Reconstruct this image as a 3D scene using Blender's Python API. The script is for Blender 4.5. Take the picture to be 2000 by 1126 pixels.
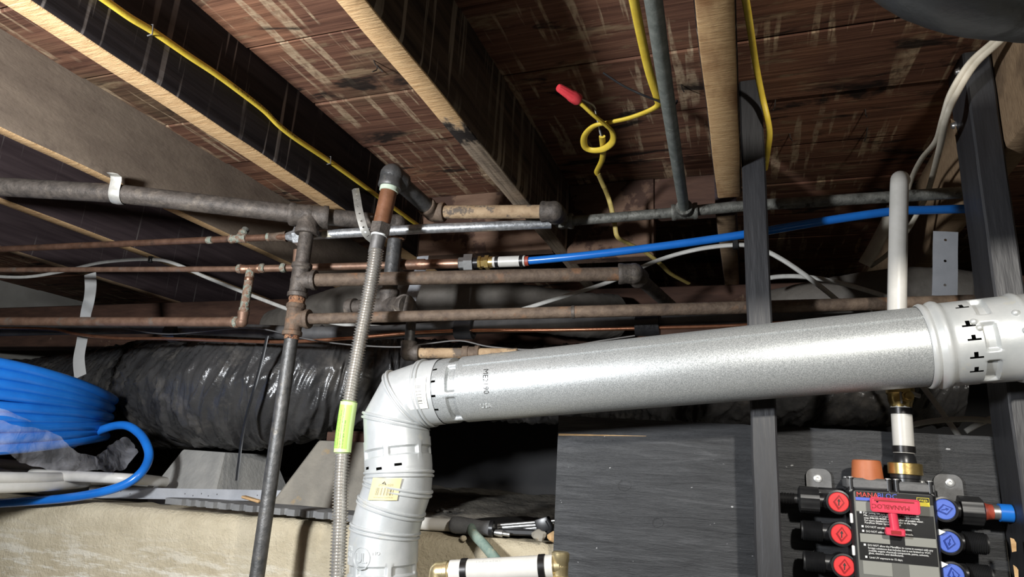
import bpy, bmesh, math, random
from mathutils import Vector, Matrix, noise
R = math.radians
rnd = random.Random(7)
for o in list(bpy.data.objects): bpy.data.objects.remove(o)
C = bpy.context.scene.collection
S = bpy.context.scene

# ------------------------------------------------------------------ camera
# world: camera at the origin, X across the joists (right), Y along the joists (away), Z up, metres
FPX, CX, CY = 1294.0, 1000.0, 563.0
CAMX = Vector((0.94346, 0.32646, 0.05748))
CAMD = Vector((-0.03151, 0.26094, -0.96484))     # image down
CAMF = Vector((-0.32998, 0.90848, 0.25647))      # view direction
cam_d = bpy.data.cameras.new('camera'); cam = bpy.data.objects.new('camera', cam_d); C.objects.link(cam)
cam_d.sensor_width = 36.0; cam_d.lens = FPX / 2000.0 * 36.0; cam_d.clip_start = 0.02
cam.matrix_world = Matrix(((CAMX.x, -CAMD.x, -CAMF.x, 0), (CAMX.y, -CAMD.y, -CAMF.y, 0), (CAMX.z, -CAMD.z, -CAMF.z, 0), (0, 0, 0, 1)))
S.camera = cam

# ------------------------------------------------------------------ world, lamps, exposure
S.view_settings.view_transform = 'Standard'; S.view_settings.look = 'None'
S.view_settings.gamma = 1.0; S.view_settings.use_curve_mapping = False
S.view_settings.exposure = 0.0
w = bpy.data.worlds.new('world'); S.world = w; w.use_nodes = True
w.node_tree.nodes['Background'].inputs[0].default_value = (0.80, 0.88, 1.0, 1)
w.node_tree.nodes['Background'].inputs[1].default_value = 0.0
def lamp(name, loc, target, power, size, color, spread=180):
    l = bpy.data.lights.new(name, 'AREA'); l.shape = 'DISK'; l.size = size; l.energy = power; l.color = color; l.spread = R(spread)
    o = bpy.data.objects.new(name, l); C.objects.link(o); o.location = loc
    o.rotation_euler = (Vector(target) - Vector(loc)).to_track_quat('-Z', 'Y').to_euler()
    return o
lamp('work_light_left_offscreen', (-0.80, -0.10, 0.20), (-0.95, 1.2, 0.22), 30.0, 0.12, (0.93, 0.96, 1.0))
sl_ = bpy.data.lights.new('head_lamp_offscreen', 'SPOT'); sl_.energy = 66.0; sl_.color = (1.0, 0.96, 0.89); sl_.spot_size = R(106); sl_.spot_blend = 1.0; sl_.shadow_soft_size = 0.03
so_ = bpy.data.objects.new('head_lamp_offscreen', sl_); C.objects.link(so_); so_.location = (0.40, -0.05, 0.46)
so_.rotation_euler = (Vector((0.06, 1.2, -0.08)) - so_.location).to_track_quat('-Z', 'Y').to_euler()

# ------------------------------------------------------------------ helpers
def at(px, py, X=None, Y=None, Z=None):
    d = CAMX * ((px - CX) / FPX) + CAMD * ((py - CY) / FPX) + CAMF
    if X is not None: return d * (X / d.x)
    if Y is not None: return d * (Y / d.y)
    return d * (Z / d.z)
def V(*a): return Vector(a)
def spline(pts, n=8, closed=False):
    pts = [Vector(p) for p in pts]; N = len(pts); out = []
    for i in range(N if closed else N - 1):
        if closed: p0, p1, p2, p3 = pts[i - 1], pts[i], pts[(i + 1) % N], pts[(i + 2) % N]
        else: p0, p1, p2, p3 = pts[max(i - 1, 0)], pts[i], pts[i + 1], pts[min(i + 2, N - 1)]
        for k in range(n):
            t = k / n
            out.append(0.5 * ((2 * p1) + (p2 - p0) * t + (2 * p0 - 5 * p1 + 4 * p2 - p3) * t * t + (3 * p1 - p0 - 3 * p2 + p3) * t ** 3))
    if not closed: out.append(pts[-1])
    return out
def frame(d):
    d = d.normalized(); a = Vector((0, 0, 1)) if abs(d.z) < 0.9 else Vector((0, 1, 0))
    u = d.cross(a).normalized(); return u, d.cross(u).normalized()

class MB:
    def __init__(s): s.v = []; s.f = []; s.m = []; s.uv = []
    def add(s, vs, fs, mi=0, uvs=None):
        b = len(s.v); s.v += [Vector(v) for v in vs]
        s.f += [tuple(i + b for i in f) for f in fs]; s.m += [mi] * len(fs)
        s.uv += uvs if uvs else [(0, 0)] * len(vs)
        return s
    def sweep(s, pts, r, seg=14, closed=False, caps=True, flat=None, mi=0, up=None, mitre=False):
        # r: number, list or function(i, angle); flat=(a, b) scales the two section axes
        pts = [Vector(p) for p in pts]; n = len(pts); T = []
        for i in range(n):
            if closed: t = (pts[(i + 1) % n] - pts[i - 1])
            elif i == 0: t = pts[1] - pts[0]
            elif i == n - 1: t = pts[-1] - pts[-2]
            else: t = (pts[i + 1] - pts[i]).normalized() + (pts[i] - pts[i - 1]).normalized()
            T.append(t.normalized())
        if up is not None: u = Vector(up); u = (u - T[0] * u.dot(T[0])).normalized()
        else: u = frame(T[0])[0]
        vs = []; fa, fb = flat if flat else (1, 1)
        for i in range(n):
            if i: u = T[i - 1].rotation_difference(T[i]) @ u
            u = (u - T[i] * u.dot(T[i])).normalized(); wv = T[i].cross(u)
            st = Vector((0, 0, 0)); k = 1.0
            if mitre and 0 < i < n - 1:
                d1 = (pts[i] - pts[i - 1]).normalized(); k = 1.0 / max(0.3, T[i].dot(d1)); b = (pts[i + 1] - pts[i]).normalized() - d1
                st = b.normalized() if b.length > 1e-6 else st
            for j in range(seg):
                a = 2 * math.pi * j / seg
                rr = r(i, a) if callable(r) else (r[i] if isinstance(r, (list, tuple)) else r)
                o = u * (math.cos(a) * rr * fa) + wv * (math.sin(a) * rr * fb)
                if k != 1.0: o += st * (o.dot(st) * (k - 1))
                vs.append(pts[i] + o)
        fs = []
        for i in range(n if closed else n - 1):
            for j in range(seg):
                a, b = i * seg + j, i * seg + (j + 1) % seg; i2 = (i + 1) % n
                fs.append((a, b, i2 * seg + (j + 1) % seg, i2 * seg + j))
        if caps and not closed:
            fs.append(tuple(range(seg - 1, -1, -1))); fs.append(tuple((n - 1) * seg + j for j in range(seg)))
        return s.add(vs, fs, mi)
    def lathe(s, p0, d, prof, seg=24, mi=0, caps=True, rf=None, u=None, gap=None):
        # prof: list of (distance along d, radius); rf(s, angle, r) may reshape the radius
        p0 = Vector(p0); d = Vector(d).normalized()
        if u is None: u, wv = frame(d)
        else: u = (Vector(u) - d * Vector(u).dot(d)).normalized(); wv = d.cross(u)
        vs = []; n = len(prof)
        for (q, r) in prof:
            for j in range(seg):
                a = 2 * math.pi * j / seg; rr = rf(q, a, r) if rf else r
                vs.append(p0 + d * q + (u * math.cos(a) + wv * math.sin(a)) * rr)
        fs = [(i * seg + j, i * seg + (j + 1) % seg, (i + 1) * seg + (j + 1) % seg, (i + 1) * seg + j) for i in range(n - 1) for j in range(seg) if not (gap and gap((prof[i][0] + prof[i + 1][0]) / 2, 2 * math.pi * (j + .5) / seg))]
        if caps: fs.append(tuple(range(seg - 1, -1, -1))); fs.append(tuple((n - 1) * seg + j for j in range(seg)))
        return s.add(vs, fs, mi)
    def ball(s, c, r, seg=18, rings=10, sc=(1, 1, 1), mi=0):
        c = Vector(c); vs = []
        for i in range(rings + 1):
            t = math.pi * i / rings
            for j in range(seg):
                a = 2 * math.pi * j / seg
                vs.append(c + Vector((math.sin(t) * math.cos(a) * r * sc[0], math.sin(t) * math.sin(a) * r * sc[1], math.cos(t) * r * sc[2])))
        fs = [(i * seg + j, (i + 1) * seg + j, (i + 1) * seg + (j + 1) % seg, i * seg + (j + 1) % seg) for i in range(rings) for j in range(seg)]
        return s.add(vs, fs, mi)
    def box(s, c, size, rot=None, bev=0.0, mi=0, segs=1):
        bm = bmesh.new(); bmesh.ops.create_cube(bm, size=1.0)
        bmesh.ops.scale(bm, vec=Vector(size), verts=bm.verts)
        if bev > 0: bmesh.ops.bevel(bm, geom=list(bm.edges), offset=bev, segments=segs, affect='EDGES', profile=0.6)
        m = rot if rot is not None else Matrix.Identity(3)
        bm.verts.index_update()
        vs = [Vector(c) + m @ v.co for v in bm.verts]; fs = [[v.index for v in f.verts] for f in bm.faces]
        bm.free(); return s.add(vs, fs, mi)
    def box2(s, a, b, bev=0.0, mi=0): return s.box([(a[i] + b[i]) / 2 for i in range(3)], [abs(b[i] - a[i]) for i in range(3)], None, bev, mi)
    def prism(s, poly, o, ux, uy, t, mi=0, holes=None):
        # polygon (2D, counter-clockwise seen against n) at o + x*ux + y*uy, thickness t along ux x uy (towards the viewer)
        ux = Vector(ux); uy = Vector(uy); n = ux.cross(uy).normalized(); k = len(poly)
        vs = [Vector(o) + ux * x + uy * y for (x, y) in poly] + [Vector(o) + ux * x + uy * y + n * t for (x, y) in poly]
        fs = [tuple(range(k - 1, -1, -1)), tuple(range(k, 2 * k))] + [(i, (i + 1) % k, k + (i + 1) % k, k + i) for i in range(k)]
        return s.add(vs, fs, mi)
    def grid(s, P, closed_u=False, mi=0):
        nu = len(P); nv = len(P[0]); vs = [p for r in P for p in r]
        uvs = [(i / (nu - 1), j / (nv - 1)) for i in range(nu) for j in range(nv)]
        fs = [(i * nv + j, ((i + 1) % nu) * nv + j, ((i + 1) % nu) * nv + j + 1, i * nv + j + 1) for i in range(nu if closed_u else nu - 1) for j in range(nv - 1)]
        return s.add(vs, fs, mi, uvs)
    def build(s, name, mats, parent=None, smooth=True, ang=38, label=None, kind=None):
        if not isinstance(mats, (list, tuple)): mats = [mats]
        if parent is not None: off = base_of(parent)
        else:
            off = Vector((sum(v.x for v in s.v) / len(s.v), sum(v.y for v in s.v) / len(s.v), min(v.z for v in s.v)))
        me = bpy.data.meshes.new(name); me.from_pydata([v - off for v in s.v], [], s.f)
        for m in mats: me.materials.append(m)
        me.polygons.foreach_set('material_index', s.m)
        ul = me.uv_layers.new(name='UVMap'); li = [0] * len(me.loops); me.loops.foreach_get('vertex_index', li)
        fl = []
        for i in li: fl += s.uv[i]
        ul.data.foreach_set('uv', fl)
        if smooth:
            me.shade_smooth(); me.set_sharp_from_angle(angle=R(ang))
        me.update(); o = bpy.data.objects.new(name, me); C.objects.link(o)
        if parent is not None: o.parent = parent
        else: o.location = off
        BASE[o.name] = off
        if label: o['label'] = label
        if kind: o['kind'] = kind
        return o
BASE = {}
def base_of(o): return BASE[o.name]
def thing(name, label, cat, loc, group=None):
    o = bpy.data.objects.new(name, None); C.objects.link(o); o.location = loc; o.empty_display_size = 0.03
    BASE[o.name] = Vector(loc); o['label'] = label; o['category'] = cat
    if group: o['group'] = group
    return o
def tag(o, label, cat, group=None):
    o['label'] = label; o['category'] = cat
    if group: o['group'] = group
    return o
def struct(o): o['kind'] = 'structure'; return o
def pipe(name, pts, r, mat, parent=None, seg=18, **k): return MB().sweep(pts, r, seg, **k).build(name, mat, parent)
def fitting(name, c, dirs, r, L, mat, parent, col=0.008, rc=1.30, rb=1.12):
    # malleable-iron fitting: arms with rolled collars around a common centre
    m = MB(); c = Vector(c); m.ball(c, r * rb * 1.04)
    for d in dirs:
        l = L
        if len(d) == 4: l = d[3]; d = d[:3]
        m.lathe(c, d, [(0, r * rb), (l - col - 0.003, r * rb), (l - col, r * rc), (l - 0.0015, r * rc), (l, r * (rc - .06)), (l, r * .9)], 22)
    return m.build(name, mat, parent)
def text(body, f, size, mat, name, parent, extrude=0.0, align='LEFT', spacing=1.0, dense=False):
    # flat lettering; f maps (u right, v up, height) to a point in the place
    cu = bpy.data.curves.new('lettering', 'FONT'); cu.body = body; cu.size = size; cu.extrude = extrude; cu.resolution_u = 2
    cu.align_x = align; cu.space_character = spacing; cu.space_line = 0.82
    ob = bpy.data.objects.new('lettering', cu); C.objects.link(ob); bpy.context.view_layer.update()
    me = bpy.data.meshes.new_from_object(ob.evaluated_get(bpy.context.evaluated_depsgraph_get()))
    vs = [f(v.co.x, v.co.y, v.co.z + extrude) for v in me.vertices]; fs = [tuple(p.vertices) for p in me.polygons]
    bpy.data.objects.remove(ob); bpy.data.curves.remove(cu); bpy.data.meshes.remove(me)
    return MB().add(vs, fs).build(name, mat, parent, smooth=False)

def cut(o, m):
    # cut real holes: m is a builder of closed cutters in world coordinates
    c = m.build('cutter', list(o.data.materials), None, smooth=False)
    md = o.modifiers.new('holes', 'BOOLEAN'); md.operation = 'DIFFERENCE'; md.solver = 'EXACT'; md.object = c
    bpy.context.view_layer.update(); dg = bpy.context.evaluated_depsgraph_get()
    me = bpy.data.meshes.new_from_object(o.evaluated_get(dg)); o.modifiers.clear(); old = o.data; o.data = me; bpy.data.meshes.remove(old)
    cm = c.data; bpy.data.objects.remove(c); bpy.data.meshes.remove(cm)
# ------------------------------------------------------------------ materials
class N:
    def __init__(s, name):
        s.m = bpy.data.materials.new(name); s.m.use_nodes = True; s.t = s.m.node_tree; s.b = s.t.nodes['Principled BSDF']
    def n(s, ty, **k):
        nd = s.t.nodes.new(ty)
        for a, v in k.items():
            if isinstance(a, str) and a.startswith('i_'): nd.inputs[a[2:].replace('_', ' ')].default_value = v
            else: setattr(nd, a, v)
        return nd
    def l(s, a, b): s.t.links.new(a, b)
    def coord(s, kind='Object', scale=(1, 1, 1), loc=(0, 0, 0)):
        if kind == 'World': src = s.n('ShaderNodeNewGeometry').outputs['Position']
        else: src = s.n('ShaderNodeTexCoord').outputs[kind]
        mp = s.n('ShaderNodeMapping'); mp.inputs['Scale'].default_value = scale; mp.inputs['Location'].default_value = loc
        s.l(src, mp.inputs['Vector']); return mp.outputs[0]
    def noise(s, vec, scale=1.0, detail=5, rough=.55, dist=0):
        t = s.n('ShaderNodeTexNoise'); t.inputs['Scale'].default_value = scale; t.inputs['Detail'].default_value = detail
        t.inputs['Roughness'].default_value = rough; t.inputs['Distortion'].default_value = dist; s.l(vec, t.inputs['Vector']); return t.outputs[0]
    def ramp(s, fac, stops, interp='LINEAR'):
        r = s.n('ShaderNodeValToRGB'); r.color_ramp.interpolation = interp; e = r.color_ramp.elements
        while len(e) < len(stops): e.new(0.5)
        for k, (p, c) in enumerate(stops):
            e[k].position = p; e[k].color = (c, c, c, 1) if isinstance(c, (int, float)) else (*c, 1)
        s.l(fac, r.inputs[0]); return r.outputs[0]
    def mix(s, fac, a, b, mode='MIX'):
        x = s.n('ShaderNodeMix', data_type='RGBA', blend_type=mode)
        for v, i in ((fac, 0), (a, 6), (b, 7)):
            if isinstance(v, (int, float)): x.inputs[i].default_value = v
            elif isinstance(v, tuple): x.inputs[i].default_value = (*v, 1)
            else: s.l(v, x.inputs[i])
        return x.outputs[2]
    def math(s, op, a, b=0.0):
        x = s.n('ShaderNodeMath', operation=op)
        for v, i in ((a, 0), (b, 1)):
            if isinstance(v, (int, float)): x.inputs[i].default_value = v
            else: s.l(v, x.inputs[i])
        return x.outputs[0]
    def bump(s, h, strength, dist=.004):
        b = s.n('ShaderNodeBump'); b.inputs['Strength'].default_value = strength; b.inputs['Distance'].default_value = dist
        s.l(h, b.inputs['Height']); s.l(b.outputs[0], s.b.inputs['Normal'])
    def out(s, col=None, rough=None, metal=None, **k):
        for key, v in (('Base Color', col), ('Roughness', rough), ('Metallic', metal)):
            if v is None: continue
            if isinstance(v, tuple): s.b.inputs[key].default_value = (*v, 1)
            elif isinstance(v, (int, float)): s.b.inputs[key].default_value = v
            else: s.l(v, s.b.inputs[key])
        for a, v in k.items(): s.b.inputs[a.replace('_', ' ')].default_value = v
        return s.m
def MX(name, c1, c2, sc=30, rough=.5, metal=0, bump=0, bsc=None, st=(1, 1, 1), c3=None, t3=(.55, .68), sc3=None, r2=None, **k):
    s = N(name); v = s.coord('Object', tuple(sc * q for q in st)); f = s.noise(v, 1.0, 6, .6)
    col = s.ramp(f, [(.3, c1), (.7, c2)])
    if c3:
        f3 = s.noise(s.coord('Object', (sc3 or sc * .4,) * 3, (3.1, 1.7, 5.2)), 1.0, 5, .65); col = s.mix(s.ramp(f3, [(t3[0], 0.0), (t3[1], 1.0)]), col, c3)
    if bump: s.bump(s.noise(s.coord('Object', tuple((bsc or sc * 3) * q for q in st)), 1.0, 4, .6), bump)
    rr = rough
    if r2 is not None: rr = s.ramp(f, [(.3, rough), (.7, r2)])
    return s.out(col, rr, metal, **k)

def m_plank():
    s = N('weathered_subfloor_board'); p = s.coord('World')
    gx = s.noise(s.coord('World', (3, 90, 20)), 1, 6, .65)
    base = s.ramp(gx, [(.3, (.055, .024, .016)), (.55, (.155, .073, .046)), (.75, (.25, .135, .08))])
    gold = s.ramp(gx, [(.3, (.11, .050, .028)), (.7, (.31, .148, .084))])
    dusk = s.ramp(gx, [(.32, (.030, .018, .012)), (.55, (.125, .076, .044)), (.75, (.25, .17, .10))])
    hue = s.noise(s.coord('World', (1.7, 2.6, 1), (4.4, .7, 0)), 1, 3)
    c = s.mix(s.ramp(hue, [(.36, 0.0), (.46, 1.0)]), gold, base); c = s.mix(s.ramp(hue, [(.54, 0.0), (.64, 1.0)]), c, dusk)
    # pale run marks along the joists, a patch per board
    st = s.noise(s.coord('World', (52, 3.2, 1)), 1, 3, .5)
    patch = s.noise(s.coord('World', (5, 9, 1), (2.3, .4, 0)), 1, 2)
    edge = s.noise(s.coord('World', (150, 60, 1)), 1, 3)
    sm = s.math('MULTIPLY', s.ramp(st, [(.555, 0.0), (.60, 1.0)]), s.ramp(patch, [(.42, 0.0), (.52, 1.0)]))
    sm = s.math('MULTIPLY', sm, s.ramp(edge, [(.30, 0.15), (.55, 1.0)]))
    c = s.mix(s.math('MULTIPLY', sm, .85), c, s.mix(s.noise(s.coord('World', (40, 40, 1)), 1, 3), (.27, .17, .10), (.52, .41, .27)))
    # pale scuffed board edges
    pale = s.noise(s.coord('World', (7, 24, 3), (7, 1, 2)), 1, 5, .7)
    c = s.mix(s.math('MULTIPLY', s.ramp(pale, [(.565, 0.0), (.66, 1.0)]), .55), c, (.30, .22, .13))
    blk = s.noise(s.coord('World', (4.5, 12, 3), (1, 5, 0)), 1, 5, .62, .6)
    bs = s.ramp(blk, [(.56, 0.0), (.63, 1.0)])
    c = s.mix(s.math('MULTIPLY', bs, .9), c, (.011, .009, .008))
    s.bump(gx, .5, .004)
    return s.out(c, .85, 0, Specular_IOR_Level=.2)
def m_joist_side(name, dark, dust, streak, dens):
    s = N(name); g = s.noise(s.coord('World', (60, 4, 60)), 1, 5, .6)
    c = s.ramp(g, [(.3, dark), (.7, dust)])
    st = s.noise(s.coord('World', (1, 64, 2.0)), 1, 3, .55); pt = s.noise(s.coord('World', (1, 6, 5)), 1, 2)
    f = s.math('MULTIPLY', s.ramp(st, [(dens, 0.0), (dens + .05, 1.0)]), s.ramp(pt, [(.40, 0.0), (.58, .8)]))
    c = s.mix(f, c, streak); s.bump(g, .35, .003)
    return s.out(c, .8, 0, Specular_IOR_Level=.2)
def m_sawn(name, a, b, stain=(.10, .05, .025), amt=.62):
    s = N(name); g = s.noise(s.coord('World', (30, 230, 60)), 1, 5, .7); big = s.noise(s.coord('World', (14, 5, 5)), 1, 4)
    c = s.ramp(g, [(.28, a), (.72, b)]); c = s.mix(s.math('MULTIPLY', s.ramp(big, [(amt, 0.0), (amt + .14, 1.0)]), .8), c, stain)
    s.bump(g, .6, .003); return s.out(c, .85, 0, Specular_IOR_Level=.2)
def m_split_under():
    s = N('sawn_then_weathered_wood'); g = s.noise(s.coord('World', (30, 230, 60)), 1, 5, .7); x = s.n('ShaderNodeSeparateXYZ'); s.l(s.coord('World'), x.inputs[0])
    a = s.ramp(g, [(.28, (.40, .235, .105)), (.72, (.66, .45, .24))]); b = s.ramp(s.noise(s.coord('World', (120, 8, 60)), 1, 5, .7), [(.3, (.10, .075, .055)), (.7, (.36, .28, .20))])
    e = s.math('ADD', x.outputs[1], s.math('MULTIPLY', s.noise(s.coord('World', (60, 25, 1)), 1, 4), .12))
    c = s.mix(s.ramp(e, [(.925, 0.0), (.945, 1.0)]), a, b)
    dk = s.math('MULTIPLY', s.ramp(e, [(.935, 0.0), (.95, 1.0)]), s.ramp(e, [(.985, 1.0), (1.0, 0.0)]))
    c = s.mix(dk, c, (.018, .014, .012)); s.bump(g, .6, .003); return s.out(c, .85, 0, Specular_IOR_Level=.2)
SPLIT_UNDER = m_split_under()
PLANK = m_plank()
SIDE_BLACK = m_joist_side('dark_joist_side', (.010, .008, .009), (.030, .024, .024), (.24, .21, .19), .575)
SIDE_STREAK = m_joist_side('streaked_joist_side', (.030, .022, .017), (.12, .086, .062), (.36, .30, .23), .53)
SIDE_GREY = MX('grey_brown_joist_side', (.12, .088, .064), (.19, .145, .105), 9, .85, 0, .3, 60, (1, 1, 2.5), (.075, .052, .04), (.60, .74), 7)
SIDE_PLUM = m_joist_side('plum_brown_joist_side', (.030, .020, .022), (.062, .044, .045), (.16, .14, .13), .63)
SAWN = m_sawn('sawn_pale_wood', (.40, .235, .105), (.66, .45, .24))
SAWN_DULL = m_sawn('sawn_dull_wood', (.20, .13, .075), (.36, .25, .15), (.05, .03, .02), .5)
RED_WOOD = MX('reddish_brown_timber', (.050, .023, .015), (.115, .057, .036), 8, .85, 0, .3, 50, (1, 3, 5), (.30, .21, .13), (.63, .72), 9)
BLOCK_WOOD = MX('blotched_blocking_timber', (.085, .042, .026), (.20, .12, .075), 7, .85, 0, .4, 40, (1, 1, 4), (.055, .026, .016), (.52, .57), 12)
DARK_WOOD = MX('dark_timber', (.016, .012, .010), (.04, .03, .025), 20, .85, 0, .3)
def m_black_paint():
    s = N('black_painted_plywood'); g = s.noise(s.coord('World', (7, 20, 75)), 1, 6, .68, .8)
    c = s.ramp(g, [(.35, (.013, .0135, .015)), (.56, (.030, .031, .033)), (.72, (.060, .061, .064))])
    sp = s.noise(s.coord('World', (60, 60, 95)), 1, 2); c = s.mix(s.ramp(sp, [(.735, 0.0), (.75, 1.0)]), c, (.33, .33, .33))
    ck = s.noise(s.coord('World', (20, 20, 170), (4, 2, 1)), 1, 5, .7)
    s.bump(s.math('ADD', g, ck), .55, .003); return s.out(c, .55, 0, Specular_IOR_Level=.4)
BLACK_PLY = m_black_paint()
BLACK_POST = MX('black_painted_lumber', (.016, .016, .018), (.046, .046, .049), 14, .5, 0, .6, 40, (1, 1, .12), (.20, .20, .20), (.735, .76), 55)
IRON = MX('old_black_iron', (.050, .042, .036), (.135, .112, .094), 70, .62, .35, .35, 160, (1, 1, 1), (.20, .165, .13), (.56, .72), 26)
IRON_GREY = MX('grey_black_iron', (.055, .056, .056), (.135, .13, .125), 50, .5, .55, .25, 120, (1, 1, 1), (.19, .17, .14), (.6, .75), 30)
RUSTY = MX('rusty_dusty_pipe', (.075, .050, .035), (.165, .118, .082), 60, .75, .15, .4, 120, (1, 1, 1), (.22, .115, .06), (.57, .70), 22)
RUST_RING = MX('flaking_rust', (.16, .05, .018), (.40, .22, .12), 160, .9, 0, 1.0, 260, (1, 1, 1), (.03, .02, .018), (.5, .6), 130)
TAN_PIPE = MX('tan_stained_pipe', (.24, .155, .085), (.42, .30, .18), 40, .8, 0, .4, 120, (1, 1, 1), (.11, .085, .065), (.54, .62), 36)
GALV = MX('galvanized_pipe', (.30, .31, .32), (.55, .56, .57), 120, .32, .75, .15, 250, (1, 1, 1), (.66, .67, .66), (.58, .66), 150, .5)
GALV_OLD = MX('dull_galvanized_pipe', (.085, .085, .074), (.24, .235, .205), 60, .6, .4, .4, 150, (1, 1, 1), (.05, .046, .038), (.55, .66), 40)
CONDUIT = MX('greenish_grey_conduit', (.13, .145, .13), (.24, .255, .23), 60, .55, .35, .2, 140, (1, 1, 1), (.34, .35, .31), (.62, .72), 90)
COPPER = MX('dull_copper', (.20, .105, .066), (.38, .215, .145), 40, .42, .75, .12, 120, (1, 1, 1), (.14, .095, .07), (.55, .72), 25)
COPPER_OLD = MX('dusty_copper', (.14, .078, .050), (.26, .155, .105), 45, .55, .5, .15, 120, (1, 1, 1), (.20, .17, .14), (.56, .7), 20)
COPPER_NEW = MX('bright_copper', (.48, .20, .11), (.66, .32, .19), 60, .28, .9, .05)
VERDIGRIS = MX('solder_and_verdigris', (.12, .20, .165), (.38, .34, .27), 150, .75, .1, .8, 220, (1, 1, 1), (.22, .13, .085), (.44, .54), 90)
BRASS = MX('yellow_brass', (.55, .38, .12), (.72, .53, .22), 60, .3, .9, .05)
BRASS_PALE = MX('pale_brass', (.62, .50, .26), (.75, .63, .38), 60, .32, .85, .05)
STEEL = MX('plain_steel', (.36, .36, .35), (.55, .55, .54), 40, .35, .85, .05)
STEEL_DULL = MX('dull_steel', (.16, .155, .15), (.26, .25, .24), 40, .5, .7, .1)
ZINC_STRAP = MX('zinc_strap', (.42, .41, .37), (.60, .58, .53), 60, .45, .55, .05)
CSST = MX('corrugated_stainless', (.62, .60, .56), (.80, .78, .74), 30, .22, .85)
def m_flue():
    s = N('spangled_galvanized_sheet'); vo = s.n('ShaderNodeTexVoronoi', feature='F1'); vo.inputs['Scale'].default_value = 420; s.l(s.coord('Object'), vo.inputs['Vector'])
    g = s.noise(s.coord('Object', (9, 9, 9)), 1, 5, .6); h = s.noise(s.coord('Object', (700, 700, 700)), 1, 3)
    c = s.mix(s.ramp(h, [(.35, 0.0), (.65, 1.0)]), (.30, .315, .315), (.53, .545, .54))
    rr = s.ramp(s.math('ADD', s.math('MULTIPLY', g, .5), s.math('MULTIPLY', h, .5)), [(.3, .32), (.7, .50)])
    s.bump(h, .10, .001); return s.out(c, rr, .5)
FLUE = m_flue()
FLUE_ELBOW = MX('galvanized_elbow_sheet', (.44, .46, .46), (.60, .61, .60), 18, .40, .34, .03, 300, (1, 1, 1), (.58, .56, .48), (.6, .75), 30)
YELLOW = MX('yellow_cable_jacket', (.62, .43, .035), (.74, .55, .07), 40, .5, 0, .1, 90, (1, 1, 1), (.45, .32, .10), (.66, .8), 25)
YELLOW_DIRTY = MX('dusty_yellow_jacket', (.33, .25, .07), (.52, .40, .12), 60, .6)
PRINT = MX('black_print', (.012, .011, .010), (.03, .028, .02), 30, .6)
WHITE_CABLE = MX('white_cable_jacket', (.40, .39, .36), (.52, .51, .47), 50, .5)
BEIGE_CABLE = MX('beige_cable_jacket', (.40, .36, .28), (.54, .49, .40), 40, .55)
PEX_BLUE = PEX_BLUE_COIL = MX('blue_pex', (.010, .13, .50), (.014, .17, .60), 18, .26, 0, 0)
PEX_WHITE = MX('white_pex', (.52, .505, .46), (.61, .59, .55), 30, .35)
PEX_GREY = PEX_WHITE
BLACK_RING = MX('black_crimp_ring', (.010, .009, .009), (.022, .02, .02), 40, .35, .4)
RED_RING = MX('red_ring', (.25, .035, .02), (.38, .07, .04), 40, .5)
BLACK_PLASTIC = MX('black_plastic', (.010, .010, .011), (.020, .020, .021), 30, .32)
BLACK_NYLON = MX('black_nylon', (.008, .008, .009), (.018, .018, .018), 30, .4)
GREY_PLASTIC = MX('charcoal_plastic', (.10, .10, .10), (.15, .15, .15), 60, .35, 0, .05)
DUCT_BLACK = MX('black_plastic_film', (.026, .026, .027), (.052, .050, .049), 12, .27, 0, .5, 55, (1, 1, 1), (.11, .10, .088), (.54, .78), 9)
DUCT_GREY = MX('dusty_grey_duct_wrap', (.085, .075, .062), (.155, .138, .118), 14, .7, 0, .4, 40)
DUCT_DARK = MX('dark_duct_wrap', (.022, .024, .025), (.042, .044, .045), 14, .4, 0, .3, 40)
FOAM = MX('black_foam_insulation', (.034, .034, .036), (.085, .082, .080), 25, .6, 0, .1)
TAPE = MX('black_tape', (.010, .010, .011), (.022, .022, .024), 30, .3, 0, .3, 60)
FOIL = MX('foil_strap', (.66, .66, .63), (.82, .82, .80), 12, .25, .5, .2, 30)
CONCRETE = MX('grey_pier_concrete', (.24, .235, .22), (.34, .33, .305), 16, .9, 0, .5, 90, (1, 1, 1), (.19, .18, .16), (.6, .72), 14)
CONCRETE_OLD = MX('stained_pier_concrete', (.20, .185, .155), (.29, .265, .22), 16, .9, 0, .5, 90, (1, 1, 1), (.34, .25, .14), (.62, .72), 22)
SOIL = MX('crawlspace_soil', (.16, .145, .12), (.30, .27, .22), 30, .95, 0, 1.0, 70, (1, 1, 1), (.06, .055, .05), (.55, .7), 10)
def m_wall():
    s = N('rough_parged_concrete'); g = s.noise(s.coord('World', (8, 8, 14)), 1, 6, .65); f = s.noise(s.coord('World', (120, 120, 120)), 1, 5, .7)
    c = s.ramp(g, [(.3, (.44, .375, .26)), (.7, (.62, .545, .40))]);
    x = s.n('ShaderNodeSeparateXYZ'); s.l(s.coord('World'), x.inputs[0])
    lime = s.noise(s.coord('World', (9, 9, 60), (2, 0, 1)), 1, 6, .72)
    lf = s.math('MULTIPLY', s.ramp(lime, [(.50, 0.0), (.60, 1.0)]), s.ramp(s.math('ADD', x.outputs[2], .5), [(.20, 1.0), (.31, 0.0)]))
    lf = s.math('MULTIPLY', lf, s.ramp(s.math('ADD', x.outputs[0], 1.6), [(.75, 1.0), (.98, 0.0)]))
    c = s.mix(lf, c, (.74, .70, .60))
    s.bump(s.math('ADD', s.math('MULTIPLY', f, 1.0), g), .9, .006); return s.out(c, .95, 0, Specular_IOR_Level=.15)
WALL = m_wall()
BACK = MX('near_black_wall', (.020, .020, .022), (.038, .037, .038), 6, .6)  # even near-black colour of the far wall
PLAIN_WALL = MX('plain_concrete', (.30, .285, .25), (.42, .40, .36), 6, .95)
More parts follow.
